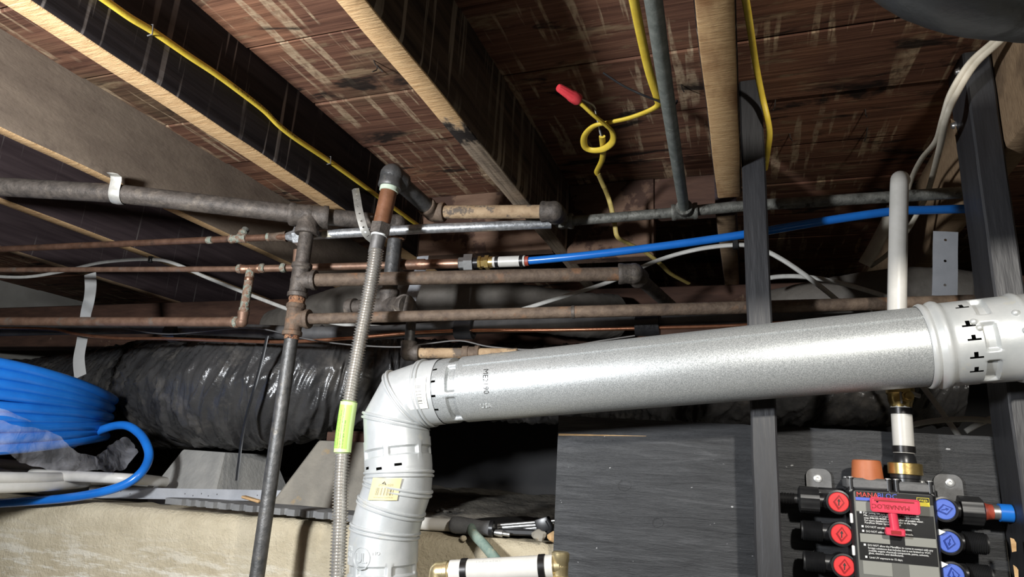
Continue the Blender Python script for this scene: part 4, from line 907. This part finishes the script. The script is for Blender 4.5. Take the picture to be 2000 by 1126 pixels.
# ================================================================== PIER BLOCKS AND FLOOR CLUTTER
def pier(name, label, c, rz, bw, tw, h, mat, group):
    m = MB(); a = bw / 2; b = tw / 2; n = 8; rings = []
    M3 = Matrix.Rotation(rz, 3, 'Z'); vs = []; seg = []
    prof = [(0, a), (.03, a), (.032, a * .99), (h - .004, b + .003), (h, b)]
    for z, r in prof:
        for sx_, sy_ in ((-1, -1), (1, -1), (1, 1), (-1, 1)):
            ch = .006
            for e in ((sx_, sy_ * (1 - ch / r)), (sx_ * (1 - ch / r), sy_)) if sx_ * sy_ > 0 else ((sx_ * (1 - ch / r), sy_), (sx_, sy_ * (1 - ch / r))):
                p = M3 @ V(e[0] * r, e[1] * r, 0); vs.append(Vector(c) + p + V(0, 0, z) + .0015 * noise.noise_vector(V(p.x * 30, p.y * 30, z * 30)))
    k = 8; fs = [(i * k + j, i * k + (j + 1) % k, (i + 1) * k + (j + 1) % k, (i + 1) * k + j) for i in range(len(prof) - 1) for j in range(k)]
    fs += [tuple(range(k))[::-1], tuple((len(prof) - 1) * k + j for j in range(k))]
    m.add(vs, fs); return tag(m.build(name, mat, ang=30), label, 'pier block', group)
pc = at(432, 970, Y=1.50)
zp = -.155; c1_ = V(at(440, 930, Y=1.55).x, 1.55, zp)
pier('pier_block', 'pale grey concrete pier block under the black duct', c1_, R(-10), .265, .17, -.012 - zp, CONCRETE, 'concrete pier blocks')
c2_ = V(at(688, 930, Y=1.48).x, 1.48, zp)
pier('pier_block', 'stained brown-grey concrete pier block behind the corrugated gas line', c2_, R(8), .275, .135, at(670, 862, Y=1.44).z - zp, CONCRETE_OLD, 'concrete pier blocks')
zq = at(670, 862, Y=1.44).z
ps = thing('pier_post', 'short dark wood post standing on the stained pier block', 'post', (c2_.x, 1.47, zq))
MB().box2((c2_.x - .055, 1.43, zq), (c2_.x + .055, 1.52, zq + .022), .002).build('sill_pad', RED_WOOD, ps); MB().box2((c2_.x - .045, 1.435, zq + .022), (c2_.x + .045, 1.52, zq + .026), .002).build('upright', RED_WOOD, ps)
# perforated metal strip in front of the piers
st = thing('metal_strip', 'long grey angle strip with small holes lying in front of the pier block', 'metal strip', at(360, 968, Y=1.345))
sA = at(172, 961, Y=1.335); sB = at(578, 967, Y=1.386)
sdv = (sB - sA); sLn = sdv.length; sdv.normalize(); up3 = V(0, 0, 1)
hc = MB(); ul_ = MB().prism([(0, -.011), (sLn, -.011), (sLn, .011), (0, .014)], sA + V(0, .0025, 0), sdv, up3, .0025).build('upright_leg', PAINTED_STEEL, st)
MB().prism([(0, 0), (sLn, 0), (sLn, .014), (0, .014)], sA + V(0, .0025, -.0110), sdv, V(0, -1, 0), .002).build('bottom_leg', PAINTED_STEEL, st)
for k, (px, dy) in enumerate([(222, 3), (240, -2), (260, 4), (370, 2), (386, 6), (402, 1), (416, 6), (432, 2), (508, 3), (522, 7), (548, 7)]):
    t = (px - 172) / (578 - 172); c = sA + sdv * (sLn * t) + V(0, -.0003, -.001 * dy + .002); hc.lathe(c + V(0, .006, 0), (0, -1, 0), [(0, .0017), (.012, .0017)], 10)
cut(ul_, hc)
# grey rubber mat with a notched edge on the wall top
mt_ = thing('notched_mat', 'grey rubber mat with a notched front edge lying on the wall top', 'mat', at(520, 1000, Y=1.27))
ma = at(322, 983, Y=1.245); mb_ = at(740, 1024, Y=1.222); mdv = mb_ - ma; mL = mdv.length; mdv.normalize()
bk = V(0, 1, .03).normalized(); poly = [(0, 0)]
x = .05
while x < mL - .04:
    poly += [(x, 0), (x + .003, .010), (x + .014, .010), (x + .017, 0)]; x += .037 if x > .1 else .028
poly += [(mL, 0), (mL, .075), (mL * .55, .085), (.05, .05), (0, .016)]
MB().prism([(a, b) for a, b in poly], ma, mdv, bk, .013).build('mat_sheet', RUBBER, mt_, ang=30)
chip = at(490, 985, Y=1.29)
tag(MB().box(chip + V(0, 0, .012), (.05, .016, .006), Matrix.Rotation(.15, 3, 'Y'), .002).build('wood_chip', SAWN), 'orange-tan wood splinter on the rubble behind the mat', 'wood chip')
# small rubble along the wall top and soil, loose stones
for k in range(70):
    px = rnd.choice([rnd.uniform(430, 620), rnd.uniform(820, 1085), rnd.uniform(820, 1085)]); py = rnd.uniform(968, 1000) if px > 800 else rnd.uniform(975, 990)
    p = at(px, py, Z=-.135)
    if p.y > 2.2 or p.y < 1.3: continue
    s_ = rnd.uniform(.004, .012); m = MB(); m.ball(p, s_, 7, 5, (1, 1, .7))
    m.v = [v + .35 * s_ * noise.noise_vector((v - p) * (60) + V(k, 0, 0)) for v in m.v]
    tag(m.build('pebble', SOIL, ang=20), 'small crumb of broken concrete on the soil behind the wall', 'pebble', 'crumbs on the crawlspace soil')
for (px, py, s_, mt2, lb) in [(1052, 1046, .013, RED_RING, 'reddish pebble on the wall top beside the black panel'), (1083, 1050, .013, BRASS_PALE, 'yellowish stone on the wall top beside the black panel'), (905, 1051, .007, WALL, 'sharp concrete chip under the mallet handle')]:
    p = at(px, py, Y=1.245); m = MB(); m.ball(p, s_, 10, 7, (1, .8, .8)); m.v = [v + .4 * s_ * noise.noise_vector((v - p) * 70) for v in m.v]; tag(m.build('pebble', CONCRETE_OLD if mt2 is RED_RING else SAWN if mt2 is BRASS_PALE else WALL, ang=25), lb, 'pebble')
# dark rubber sheet behind the tools
sh = MB(); G = []
for i in range(40):
    row = []
    for j in range(12):
        a = at(815 + 275 * i / 39, 1022, Y=1.30); p = V(a.x, 1.295 + .30 * j / 11 * (1 - .55 * abs(i / 39 - .62)), -.132 + .018 * math.sin(j / 11 * 2.2) * math.sin(i / 39 * 3.0) + .004 * noise.noise(V(i * .3, j * .4, 0))); row.append(p)
    G.append(row)
tag(sh.grid(G).build('rubber_sheet', DARK_MAT, ang=180), 'rumpled dark rubber sheet lying behind the mallet', 'sheet')
# white plastic pipe behind the flue
wp = thing('white_plastic_pipe', 'short white plastic pipe lying between the flue and the mallet', 'pipe', at(850, 1026, Y=1.28))
pA = at(800, 1020, Y=1.288); pB = at(884, 1025, Y=1.283); MB().sweep([pA, pB], .0125, 20, caps=False).build('tube', PEX_WHITE, wp)
MB().sweep([pB - (pB - pA).normalized() * .002, pB + (pB - pA).normalized() * .012], .0138, 20).build('black_end', BLACK_PLASTIC, wp)
# mallet
ml = thing('rubber_mallet', 'grey rubber mallet with a worn green handle leaning over the wall', 'mallet', at(965, 1075, Y=1.20))
hA = at(879, 1023, Y=1.252); hB = at(955, 1031, Y=1.262); hd = (hB - hA).normalized(); hL = (hB - hA).length
MB().lathe(hA, hd, [(0, .008), (.002, .0125), (.006, .0150), (.014, .0162), (hL * .5, .0150), (hL * .8, .0128), (hL, .0145), (hL + .004, .0145), (hL + .006, .012)], 26).build('head', MALLET, ml)
MB().lathe(hB + hd * .002, hd, [(0, .0150), (.007, .0150), (.008, .013)], 24).build('head_band', BLACK_PLASTIC, ml)
h0 = hA.lerp(hB, .55); MB().sweep(spline([h0, at(925, 1041, Y=1.232), at(945, 1063, Y=1.212), at(967, 1090, Y=1.19), at(984, 1112, Y=1.17), at(1010, 1150, Y=1.13)], 6), 1.0, 16, flat=(.0088, .0105), up=(1, 0, 0)).build('handle', GREEN_HANDLE, ml)
# black and chrome clamp tool behind the mallet
cl = thing('bar_clamp', 'black plastic clamp with chrome bars lying between the mallet and the panel', 'clamp', at(1020, 1035, Y=1.29))
for k, (y0, y1, r_) in enumerate([(1022, 1015, .0030), (1027, 1021, .0036), (1033, 1026, .0022)]):
    MB().sweep([at(972, y0 + 3, Y=1.284 + .004 * k), at(1100, y1, Y=1.292 + .004 * k)], r_, 12).build('bar', STEEL, cl)
MB().box(at(1062, 1024, Y=1.286), (.028, .022, .026), Matrix.Rotation(-.35, 3, 'Y'), .004, 0, 2).build('jaw', BLACK_PLASTIC, cl)
MB().sweep(spline([at(1069, 1016, Y=1.27), at(1076, 1030, Y=1.265), at(1070, 1044, Y=1.258)], 6), .0045, 10).build('trigger', BLACK_PLASTIC, cl)
MB().box(at(1018, 1038, Y=1.287), (.088, .026, .012), Matrix.Rotation(-.05, 3, 'Y'), .003).build('handle', BLACK_PLASTIC, cl)
MB().lathe(at(966, 1039, Y=1.262), (1, .1, -.05), [(0, .0050), (.008, .0065), (.016, .0065), (.017, .0040), (.030, .0040)], 12).build('screw_end', STEEL, cl)

# ================================================================== PIPE COILS
ZW = -.145
def coil(ctr, zc, dz, turns, r0, jit, seed, a0=0., push=.022):
    # wound bundle: full height at the front, pinched together where the wrapping is tied (49 degrees)
    q = random.Random(seed); pts = []; n = 72; off = [q.uniform(-jit, jit) for _ in range(turns + 2)]; oz = [q.uniform(-.003, .003) for _ in range(turns + 2)]
    for i in range(turns * n + 1):
        t = i / n; k = int(t); f = t - k; f = f * f * (3 - 2 * f)
        a = a0 + 2 * math.pi * t; e = abs(((a - R(49) + math.pi) % (2 * math.pi)) - math.pi) / R(80); e = min(1, e); kz = .50 + .50 * e * e * (3 - 2 * e)
        sgn = (1 if k % 2 else -1) * (1 - f) + (1 if (k + 1) % 2 else -1) * f
        r = r0 + off[k] * (1 - f) + off[k + 1] * f + sgn * push * (1 - kz) * 1.2
        pts.append(V(ctr[0] + r * math.cos(a), ctr[1] + r * math.sin(a), zc + kz * (dz * (t - turns / 2) + oz[k] * (1 - f) + oz[k + 1] * f)))
    return pts
CC = (-1.912, 1.125)
wco = thing('white_tube_coil', 'coil of white plastic tube lying under the blue coil on the wall top', 'tube coil', (CC[0], CC[1], ZW))
MB().sweep(coil(CC, ZW + .044, .0255, 2, .352, .012, 3, math.pi), .0128, 14).build('coiled_tube', PEX_WHITE, wco)
MB().sweep(spline([at(x, y, Y=yy) for x, y, yy in [(62, 925, 1.22), (110, 928, 1.225), (180, 931, 1.24), (240, 934, 1.26), (290, 937, 1.32), (322, 941, 1.38)]], 8), .0128, 16).build('loose_end', PEX_WHITE, wco)
MB().sweep(spline([at(x, y, Y=yy) for x, y, yy in [(-40, 912, 1.18), (60, 940, 1.215), (140, 940, 1.30), (230, 937, 1.40), (290, 941, 1.46)]], 8), .0128, 16).build('loose_strand', PEX_WHITE, wco)
MB().sweep(spline([at(x, y, Y=yy) for x, y, yy in [(-40, 932, 1.20), (40, 948, 1.25), (110, 956, 1.32), (160, 958, 1.42), (190, 958, 1.50)]], 8), .0128, 16).build('loose_strand', PEX_GREY, wco)
bco = thing('blue_tube_coil', 'big coil of bright blue plastic tube at the left end of the wall', 'tube coil', (CC[0], CC[1], ZW + .1))
cpt_ = coil(CC, .060, .0243, 9, .358, .006, 11, math.pi)
MB().sweep(cpt_, .0126, 14).build('coiled_tube', PEX_BLUE_COIL, bco)
MB().sweep(coil(CC, .060, .0243, 8, .325, .006, 21, math.pi), .0126, 12).build('inner_turns', PEX_BLUE_COIL, bco)
MB().sweep(spline([at(x, y, Y=yy) for x, y, yy in [(140, 868, 1.30), (200, 838, 1.31), (243, 830, 1.31), (272, 846, 1.31), (288, 872, 1.30), (290, 896, 1.29), (276, 922, 1.265), (245, 945, 1.245), (195, 961, 1.226), (130, 972, 1.222), (60, 978, 1.215), (-60, 986, 1.20)]], 10), .0105, 16).build('loose_end', PEX_BLUE_COIL, bco)
# torn clear film round the coil
fb = thing('plastic_film', 'torn clear plastic film wrapped around the blue coil', 'plastic film', at(180, 900, Y=1.15))
def film(top, bot, nu, nv, amp, seed, name):
    T_ = spline(top, nu); B_ = spline(bot, nu); G = []
    for a, b in zip(T_, B_):
        row = []
        for j in range(nv + 1):
            p = a.lerp(b, j / nv); row.append(p + amp * noise.noise_vector(p * 22 + V(seed, 0, 0)) + amp * .5 * noise.noise_vector(p * 60 + V(seed, 4, 0)))
        G.append(row)
    MB().grid(G).build(name, FILM, fb, ang=40)
f1 = lambda L: [at(x, y, Y=yy) for x, y, yy in L]
film(f1([(-30, 815, .92), (20, 825, .96), (70, 838, 1.02), (110, 845, 1.07), (150, 880, 1.12), (185, 893, 1.18)]), f1([(-30, 880, .93), (15, 885, .97), (45, 905, 1.02), (90, 915, 1.07), (140, 922, 1.12), (190, 918, 1.18)]), 10, 22, .006, 1, 'film_sheet')
film(f1([(185, 893, 1.18), (215, 868, 1.26), (245, 858, 1.32), (262, 872, 1.33)]), f1([(190, 920, 1.18), (220, 922, 1.24), (245, 912, 1.29), (268, 886, 1.32)]), 10, 16, .008, 5, 'film_flap')
film(f1([(-20, 795, .95), (20, 803, .98), (60, 822, 1.03)]), f1([(-20, 812, .95), (20, 812, .98), (60, 824, 1.03)]), 8, 8, .003, 9, 'film_strip')

# ================================================================== SUPPLY PIPE, MANIFOLD
YS = 1.172
sup = thing('supply_pipe', 'white plastic supply pipe with a brass valve, dropping behind the flue into the manifold', 'pipe', at(1765, 935, Y=YS))
sP0 = at(1753, 690, Y=YS); sP1 = at(1769, 935, Y=YS); sD = (sP1 - sP0).normalized()
def sp2(py): t = (at(1755, py, Y=YS).z - sP0.z) / sD.z; return sP0 + sD * t
def dl(a_, b_): return (sp2(b_) - sp2(a_)).length
top_ = spline([at(1762, 352, Y=YS + .16), at(1760, 350, Y=YS + .09), at(1758, 349, Y=YS + .04), at(1757, 354, Y=YS + .006), at(1756, 385, Y=YS), at(1754, 480, Y=YS), at(1752, 600, Y=YS), sp2(705)], 8)
MB().sweep(top_, .0140, 22).build('upper_pipe', PEX_GREY, sup)
MB().lathe(sp2(690), sD, [(0, .0165), (.02, .0165), (.021, .0195), (dl(690, 768), .0195), (dl(690, 771), .0175), (dl(690, 782), .0172), (dl(690, 788), .0155), (dl(690, 795), .0145)], 28, rf=lambda q, a, r: r * (1 + (.02 * math.sin(8 * a) if .02 < q < .1 else 0))).build('brass_valve', BRASS, sup)
vc = sp2(776) + V(.006, -.018, 0); MB().lathe(vc, (.1, -1, 0), [(0, .0085), (.004, .0085), (.0045, .0065), (.010, .0055), (.011, .002)], 16).build('valve_stem', BRASS, sup)
MB().box(vc + V(-.009, -.002, -.002), (.003, .006, .018), None, .001).build('valve_stop', STEEL, sup)
MB().box(vc + V(.010, -.001, .003), (.016, .003, .007), Matrix.Rotation(.3, 3, 'Y'), .001).build('valve_lever', STEEL, sup)
MB().lathe(sp2(790), sD, [(0, .0145), (dl(790, 884), .0145)], 26).build('lower_pipe', PEX_GREY, sup)
for y_ in (796, 870): MB().lathe(sp2(y_), sD, [(0, .0146), (.0006, .0158), (.0095, .0158), (.010, .0146)], 26).build('crimp_ring', BLACK_RING, sup)
MB().lathe(sp2(885), sD, [(0, .0125), (.004, .0150), (.012, .0160), (.018, .0165)], 26).build('black_adapter', BLACK_PLASTIC, sup)
MB().lathe(sp2(903), sD, [(0, .0205), (.001, .0232), (.0165, .0232), (.0175, .021)], 60, rf=lambda q, a, r: r * (1 + .012 * math.sin(30 * a))).build('knurled_brass_nut', BRASS, sup, ang=20)
MB().lathe(sp2(922), sD, [(0, .017), (.003, .0205), (.008, .0205), (.009, .019), (.022, .019)], 28).build('black_collar', BLACK_PLASTIC, sup)

YM = 1.145                                 # face of the manifold
mf = thing('water_manifold', 'black water manifold with red and blue shut-off valves, screwed to the black panel', 'manifold', at(1750, 1126, Y=YM))
def xm(px, py=1000, Y_=YM): return at(px, py, Y=Y_).x
def zm(py, px=1745, Y_=YM): return at(px, py, Y=Y_).z
xl, xr = xm(1658, 950), xm(1828, 960); ztm = zm(957); zbm = -.34
MB().box2((xl, YM, zbm), (xr, YP - .012, ztm), .005).build('body', BLACK_PLASTIC, mf)
def fm(px, py, h=0): p = at(px, py, Y=YM); return V(p.x, YM - h, p.z)
lw = xr - xl
def pl_(x, z, h=0): return V(xl + x * lw, YM - h, ztm - z * lw)       # label axes in units of the label width
def patch(name, x0, z0, x1, z1, mat, h, par, rad=0.0):
    poly = []
    if rad:
        for (cx_, cz_, a) in [(x0 + rad, z1 - rad, 180), (x1 - rad, z1 - rad, 270), (x1 - rad, z0 + rad, 0), (x0 + rad, z0 + rad, 90)]:
            for k in range(5): b = R(a + 90 * k / 4); poly.append((cx_ + rad * math.cos(b), -(cz_) + rad * math.sin(b) ))
        poly = [(a * lw, b * lw) for a, b in poly]
    else: poly = [(x0 * lw, -z1 * lw), (x1 * lw, -z1 * lw), (x1 * lw, -z0 * lw), (x0 * lw, -z0 * lw)]
    return MB().prism(poly, V(xl, YM - h + .0003, ztm), (1, 0, 0), (0, 0, 1), .0003).build(name, mat, par, smooth=False)
lab = patch('face_label', .05, .03, .955, 1.9, LABEL_GREY, .0002, mf, .03)
patch('label_panel', .07, .035, .955, .155, LABEL_BLACK, .0005, lab)
patch('label_panel', .07, .29, .945, .885, LABEL_BLACK, .0005, lab)
for (a, b, c_, d) in [(.066, .165, .46, .285), (.09, .56, .43, .665), (.60, .56, .945, .665), (.10, .89, .43, 1.05), (.62, .89, .945, 1.05)]: patch('label_panel', a, b, c_, d, LABEL_LIGHT, .0008, lab)
patch('label_panel', .07, .112, .40, .150, BLUE_INK, .0008, lab)
patch('label_panel', .775, .07, .915, .175, LABEL_YELLOW, .0008, lab); patch('label_panel', .780, .075, .910, .125, LABEL_BLACK, .0010, lab)
def tl_(body, x, z, size, mat, name='label_lettering', sp=1.0): return text(body, lambda u, v, h: pl_(x, z, .0014) + V(u, 0, v), size * lw, mat, name, lab, 0, 'LEFT', sp)
tl_('MANA', .078, .106, .088, RED_INK, sp=1.02); tl_('BLOC', .325, .106, .088, BLUE_INK, sp=1.02)
tl_('viega', .795, .114, .050, LABEL_YELLOW)
lines = [(.145, .312, 'If air testing, use only approved leak detect solution:'), (.148, .343, 'Mix 2 ounces of Original Liquid Green dish washing'), (.15, .374, 'soap (946100-46200) with one gallon of potable water.'), (.152, .405, 'For more detailed information refer to the Viega'), (.154, .434, 'PureFlow Water Systems manual.'),
         (.158, .484, 'DO NOT use pipe dope or thread sealant.'), (.162, .540, 'DO NOT utilize NPT adaptors on threads.'),
         (.17, .708, 'DO NOT allow the ManaBloc to come in contact with any'), (.172, .741, 'foreign substance that includes but is not limited to VOC'), (.174, .772, '(volatile organic chemical) compounds, paints, solvents,'), (.175, .802, 'glues, cleaners, and disinfectants.'), (.18, .854, 'Limit UV exposure to 15 days.')]
for x, z, b in lines: tl_(b, x, z, .0335, WHITE_INK, sp=.92)
for x, z in [(.105, .312), (.115, .484), (.118, .540), (.125, .708), (.132, .854)]: patch('bullet', x, z - .025, x + .024, z, WHITE_INK, .0014, lab)
# stepped head with two flanges and screws
zh0 = ztm - .001; zh1 = zm(936)
xmid = xm(1743, 930)
hdL = MB().box2((xl - .002, YM + .004, zh0), (xmid - .002, YP - .014, zh1), .003).build('head_flange', GREY_PLASTIC, mf)
hdR = MB().box2((xmid + .002, YM + .004, zh0 - .001), (xr + .001, YP - .014, zh1 - .002), .003).build('head_flange', GREY_PLASTIC, mf)
for (x, h_) in [(xl + .004, hdL), (xmid - .005, hdL), (xmid + .006, hdR), (xr - .005, hdR)]:
    MB().lathe(V(x, YM + .008, zh0 - .004), (0, 0, 1), [(0, .0048), (zh1 - zh0 + .004, .0048)], 14).build('bolt_boss', BLACK_PLASTIC, h_)
    for dy in (0, .05): MB().lathe(V(x, YM + .008 + dy, zh1 - .003), (0, 0, 1), [(0, .0042), (.0035, .0042), (.0045, .003)], 12).build('screw', SCREW, h_)
    MB().lathe(V(x, YM + .0065, zh0 - .003), (0, -.8, -.5), [(0, .0038), (.003, .0035)], 12).build('screw', SCREW, h_)
oc = at(1694, 930, Y=YS)
MB().lathe(V(oc.x, YS, zh1 - .003), (0, 0, 1), [(0, .0225), (.004, .0220), (.026, .0202), (.029, .0195), (.030, .0180)], 40).build('orange_cap', ORANGE_CAP, mf, label='orange rubber cap')
# brackets with screws
for (x0, x1, yt_, yb_, sc1) in [(1577, 1622, 916, 985, (1597, 934)), (1826, 1877, 927, 975, (1855, 942))]:
    a = at(x0, yb_, Y=YP - .004); b = at(x1, yt_, Y=YP - .004); wd, ht = b.x - a.x, b.z - a.z; r_ = .012; poly = [(0, 0), (wd, 0)]
    for (cx_, cz_, s0_) in [(wd - r_, ht - r_, 0), (r_, ht - r_, 90)]:
        for k in range(7): t = R(s0_ + 90 * k / 6); poly.append((cx_ + r_ * math.cos(t), cz_ + r_ * math.sin(t)))
    br = MB().prism(poly, V(a.x, YP - .002, a.z), (1, 0, 0), (0, 0, 1), .005).build('bracket', GREY_PLASTIC, mf, ang=30)
    c = at(*sc1, Y=YP - .007); cut(MB().lathe(c, (0, -1, 0), [(0, .0065), (.002, .006), (.0028, .0045)], 20).build('screw', SCREW, br), MB().lathe(c + V(0, -.0006, 0), (0, -1, 0), [(0, .0026), (.006, .0026)], 6))
MB().box2((xm(1600, 985), YP - .03, zm(985)), (xl, YP - .01, zm(960)), .003).build('mount_arm', BLACK_PLASTIC, mf)
MB().box2((xr, YP - .03, zm(985, 1830)), (xm(1850, 985), YP - .01, zm(955, 1830)), .003).build('mount_arm', BLACK_PLASTIC, mf)
# valves and ports
YVf = 1.152
def valve(px, py, left, red, turn, big):
    c = at(px, py, Y=YVf); s_ = -1 if left else 1
    hs = MB(); hs.lathe(c + V(0, .055, 0), (0, -1, 0), [(0, .0145), (.042, .0155), (.045, .0175), (.0550, .0175), (.0553, .0150), (.0535, .0148)], 32)
    hs.sweep([c + V(0, .028, 0), c + V(s_ * .030, .028, 0)], .0125, 18); hs.sweep([c + V(0, .028, 0), c + V(-s_ * .02, .03, 0)], .014, 18)
    h = hs.build('valve_housing', BLACK_PLASTIC, mf)
    MB().lathe(c + V(0, .003, 0), (0, -1, 0), [(0, .0142), (.0022, .0142), (.0034, .0132), (.0036, .001)], 32).build('valve_disc', RED_PL if red else BLUE_PL, h)
    q = [(0, .0105), (-.0075, 0), (0, -.0105), (.0075, 0)]; ca, sa_ = math.cos(turn), math.sin(turn)
    def rot(L, k=1): return [((x * ca - z * sa_) * k, (x * sa_ + z * ca) * k) for x, z in L]
    MB().prism(rot(q)[::1][::-1][::-1], c + V(0, -.0005, 0), (1, 0, 0), (0, 0, 1), .0016).build('diamond_socket', RED_DK if red else BLUE_DK, h)
    MB().prism(rot(q, .74), c + V(.0004, -.0005, 0), (1, 0, 0), (0, 0, 1), .0022).build('diamond_face', RED_PL if red else BLUE_PL, h)
    ar = [(-.0008, -.005), (.0008, -.005), (.0008, .001), (.0024, .001), (0, .0055), (-.0024, .001), (-.0008, .001)]
    MB().prism(rot(ar), c + V(0, -.0022, 0), (1, 0, 0), (0, 0, 1), .0007).build('arrow', PRINT if red else BLUE_DK, h)
    d = V(s_, 0, 0); o = c + V(s_ * .018, .028, 0)
    if big:
        MB().lathe(o, d, [(0, .0085), (.006, .0085), (.007, .0190), (.034, .0190), (.036, .0165), (.037, .010)], 48, rf=lambda q_, a, r: r * (1 + (.07 if math.sin(a * 6) > .3 else 0)) if .006 < q_ < .0345 else r).build('union_nut', BLACK_NYLON, h, ang=25)
    else:
        pr = [(0, .0085), (.005, .0085), (.006, .0135)]
        for k in range(13): pr += [(.007 + .0021 * k, .0152), (.0080 + .0021 * k, .0136)]
        pr += [(.0355, .0135), (.0360, .0100), (.030, .0095)]
        MB().lathe(o, d, pr, 28, caps=False).build('threaded_port', BLACK_NYLON, h, ang=15)
    return o, d, h
lv = []
for k, (px, py) in enumerate([(1638, 980), (1643.5, 1042.5), (1649, 1105), (1655, 1168)]): lv.append(valve(px, py, True, True, -.08, k == 0))
rv = []
for k, (px, py, tn) in enumerate([(1845, 994, -1.35), (1853.5, 1058, 2.9), (1861.5, 1122, 3.3), (1869, 1186, 3.0)]): rv.append(valve(px, py, False, False, tn, k == 0))
o, d, h = lv[0]
pr = [(.036, .0075), (.042, .0075)]
for k in range(5): pr += [(.042 + .0042 * k, .0088), (.0448 + .0042 * k, .0078)]
pr += [(.064, .0068), (.064, .005)]
MB().lathe(o, d, pr, 20).build('barb', BLACK_NYLON, h, ang=20)
for (px, py) in [(1663, 1011), (1667, 1074)]: MB().box(at(px, py, Y=YM + .004), (.004, .006, .014), None, .001).build('side_clip', WHITE_INK, mf)
for (px, py) in [(1833, 1038), (1838, 1101)]: MB().prism([(0, -.004), (.008, .001), (0, .004)], at(px, py, Y=YM + .004), (1, 0, 0), (0, 0, 1), .004).build('side_clip', WHITE_INK, mf)
o, d, h = rv[0]
bs = thing('blue_tube_stub', 'short blue tube stub with a red ring plugged into the manifold', 'tube', o + d * .055)
MB().lathe(o + d * .034, d, [(0, .0112), (.005, .0125), (.008, .0112), (.014, .0105)], 24).build('red_ring', RED_RING, bs)
MB().lathe(o + d * .046, d, [(0, .0100), (.012, .0100)], 24).build('steel_sleeve', STEEL, bs)
bl_ = .3525 - (o + d * .056).x
MB().lathe(o + d * .056, d, [(0, .0125), (bl_, .0125)], 24).build('blue_tube', PEX_BLUE, bs)
# red key stuck on the front of the manifold
kk = thing('valve_key', 'pink-red plastic T-shaped valve key clipped on the manifold label', 'key', at(1744, 1040, Y=YM - .012))
def kp(px, py, Y_=YM - .012): return at(px, py, Y=Y_)
ka, kb_, kc, kd_ = kp(1698, 974), kp(1793, 981), kp(1794, 1004), kp(1700, 997)
kux = (kb_ - ka); kW = kux.length; kux.normalize(); kuz = V(0, -1, 0).cross(kux) * -1
kuz = kuz if kuz.z > 0 else -kuz; kH = .0195; poly = []; r_ = .003
for (cx_, cz_, s0_) in [(r_, r_, 180), (kW - r_, r_, 270), (kW - r_, kH - r_, 0), (r_, kH - r_, 90)]:
    for k in range(5): t = R(s0_ + 90 * k / 4); poly.append((cx_ + r_ * math.cos(t), cz_ + r_ * math.sin(t)))
ko = kd_ + kuz * 0
kbar = MB().prism(poly, ko, kux, kuz, .006).build('key_bar', RED_KEY, kk, ang=30)
rim = [ko + kux * (x * .985 + .0006) + kuz * (z * .96 + .0004) + V(0, -.0062, 0) for x, z in poly]; MB().sweep(rim, .0011, 6, closed=True).build('key_rim', RED_KEY, kk)
cut(kbar, MB().lathe(ko + kux * .009 + kuz * .0140 + V(0, .004, 0), (0, -1, 0), [(0, .0016), (.014, .0016)], 12))
text('MANABLOC', lambda u, v, h_: ko + kux * (kW * .80 - u) + kuz * (.0105 - v) + V(0, -.0062 - h_, 0), .0088, RED_DK, 'key_lettering', kk, .0003)
MB().prism([(0, 0), (kW * .82, 0), (kW * .82, .0025), (0, .0025)], ko + kux * (kW * .08) + kuz * .0145 + V(0, -.0060, 0), kux, kuz, .0004).build('key_groove', RED_DK, kk)
sa2 = kp(1743, 1000); sb2 = kp(1748, 1034); MB().sweep([sa2, sb2], .0062, 18).build('key_shaft', RED_KEY, kk)
MB().box(kp(1748, 1038), (.025, .011, .0105), Matrix.Rotation(.04, 3, 'Y'), .0015).build('key_foot', RED_KEY, kk); MB().box(kp(1749, 1039) + V(0, -.0056, 0), (.013, .001, .005), None, .0003).build('key_socket', RED_DK, kk)

# ================================================================== LOWER WHITE PIPE WITH BRASS ELBOWS
lwp = thing('white_pipe_link', 'white plastic pipe between two brass elbows, in front of the concrete wall', 'pipe', at(975, 1126, Y=.985))
la = at(858, 1117, Y=.975); lb_ = at(1094, 1105, Y=1.0); ld = (lb_ - la).normalized(); lL = (lb_ - la).length
MB().sweep([la + ld * .018, lb_ - ld * .010], .0165, 26).build('tube', PEX_WHITE, lwp)
for t in (.040, lL - .026): MB().lathe(la + ld * t, ld, [(-.005, .0166), (-.0044, .0180), (.0044, .0180), (.005, .0166)], 28).build('crimp_ring', BLACK_RING, lwp)
MB().ball(la, .0150, 24, 14).lathe(la, ld, [(0, .0150), (.008, .0150), (.009, .0162), (.014, .0162), (.016, .0140), (.030, .0140)], 26).lathe(la, (0, 0, -1), [(0, .0150), (.03, .0150), (.06, .013)], 26).build('brass_elbow', BRASS_PALE, lwp)
MB().ball(lb_, .0120, 20, 12).lathe(lb_, -ld, [(0, .0125), (.014, .0125)], 22).lathe(lb_ + V(0, 0, .020), (0, 0, -1), [(0, .0105), (.002, .0130), (.012, .0130), (.014, .0118), (.032, .0118), (.034, .0140), (.05, .0140)], 22).build('brass_elbow', BRASS_PALE, lwp)
MB().lathe(lb_ + V(0, 0, -.022), (0, 0, -1), [(0, .0165), (.12, .0165)], 24).build('down_tube', PEX_WHITE, lwp)
text('. .. .: ... .. : ... .', lambda u, v, h_: la + ld * (.060 + u) + (V(0, -1, 0) * math.cos(.85) + V(0, 0, 1) * math.sin(.85)) * .0167 + V(0, 0, v * .6) + V(0, -.0002, 0) + V(0, v * .6, 0) * 0, .007, STEEL_DULL, 'printed_lettering', lwp)
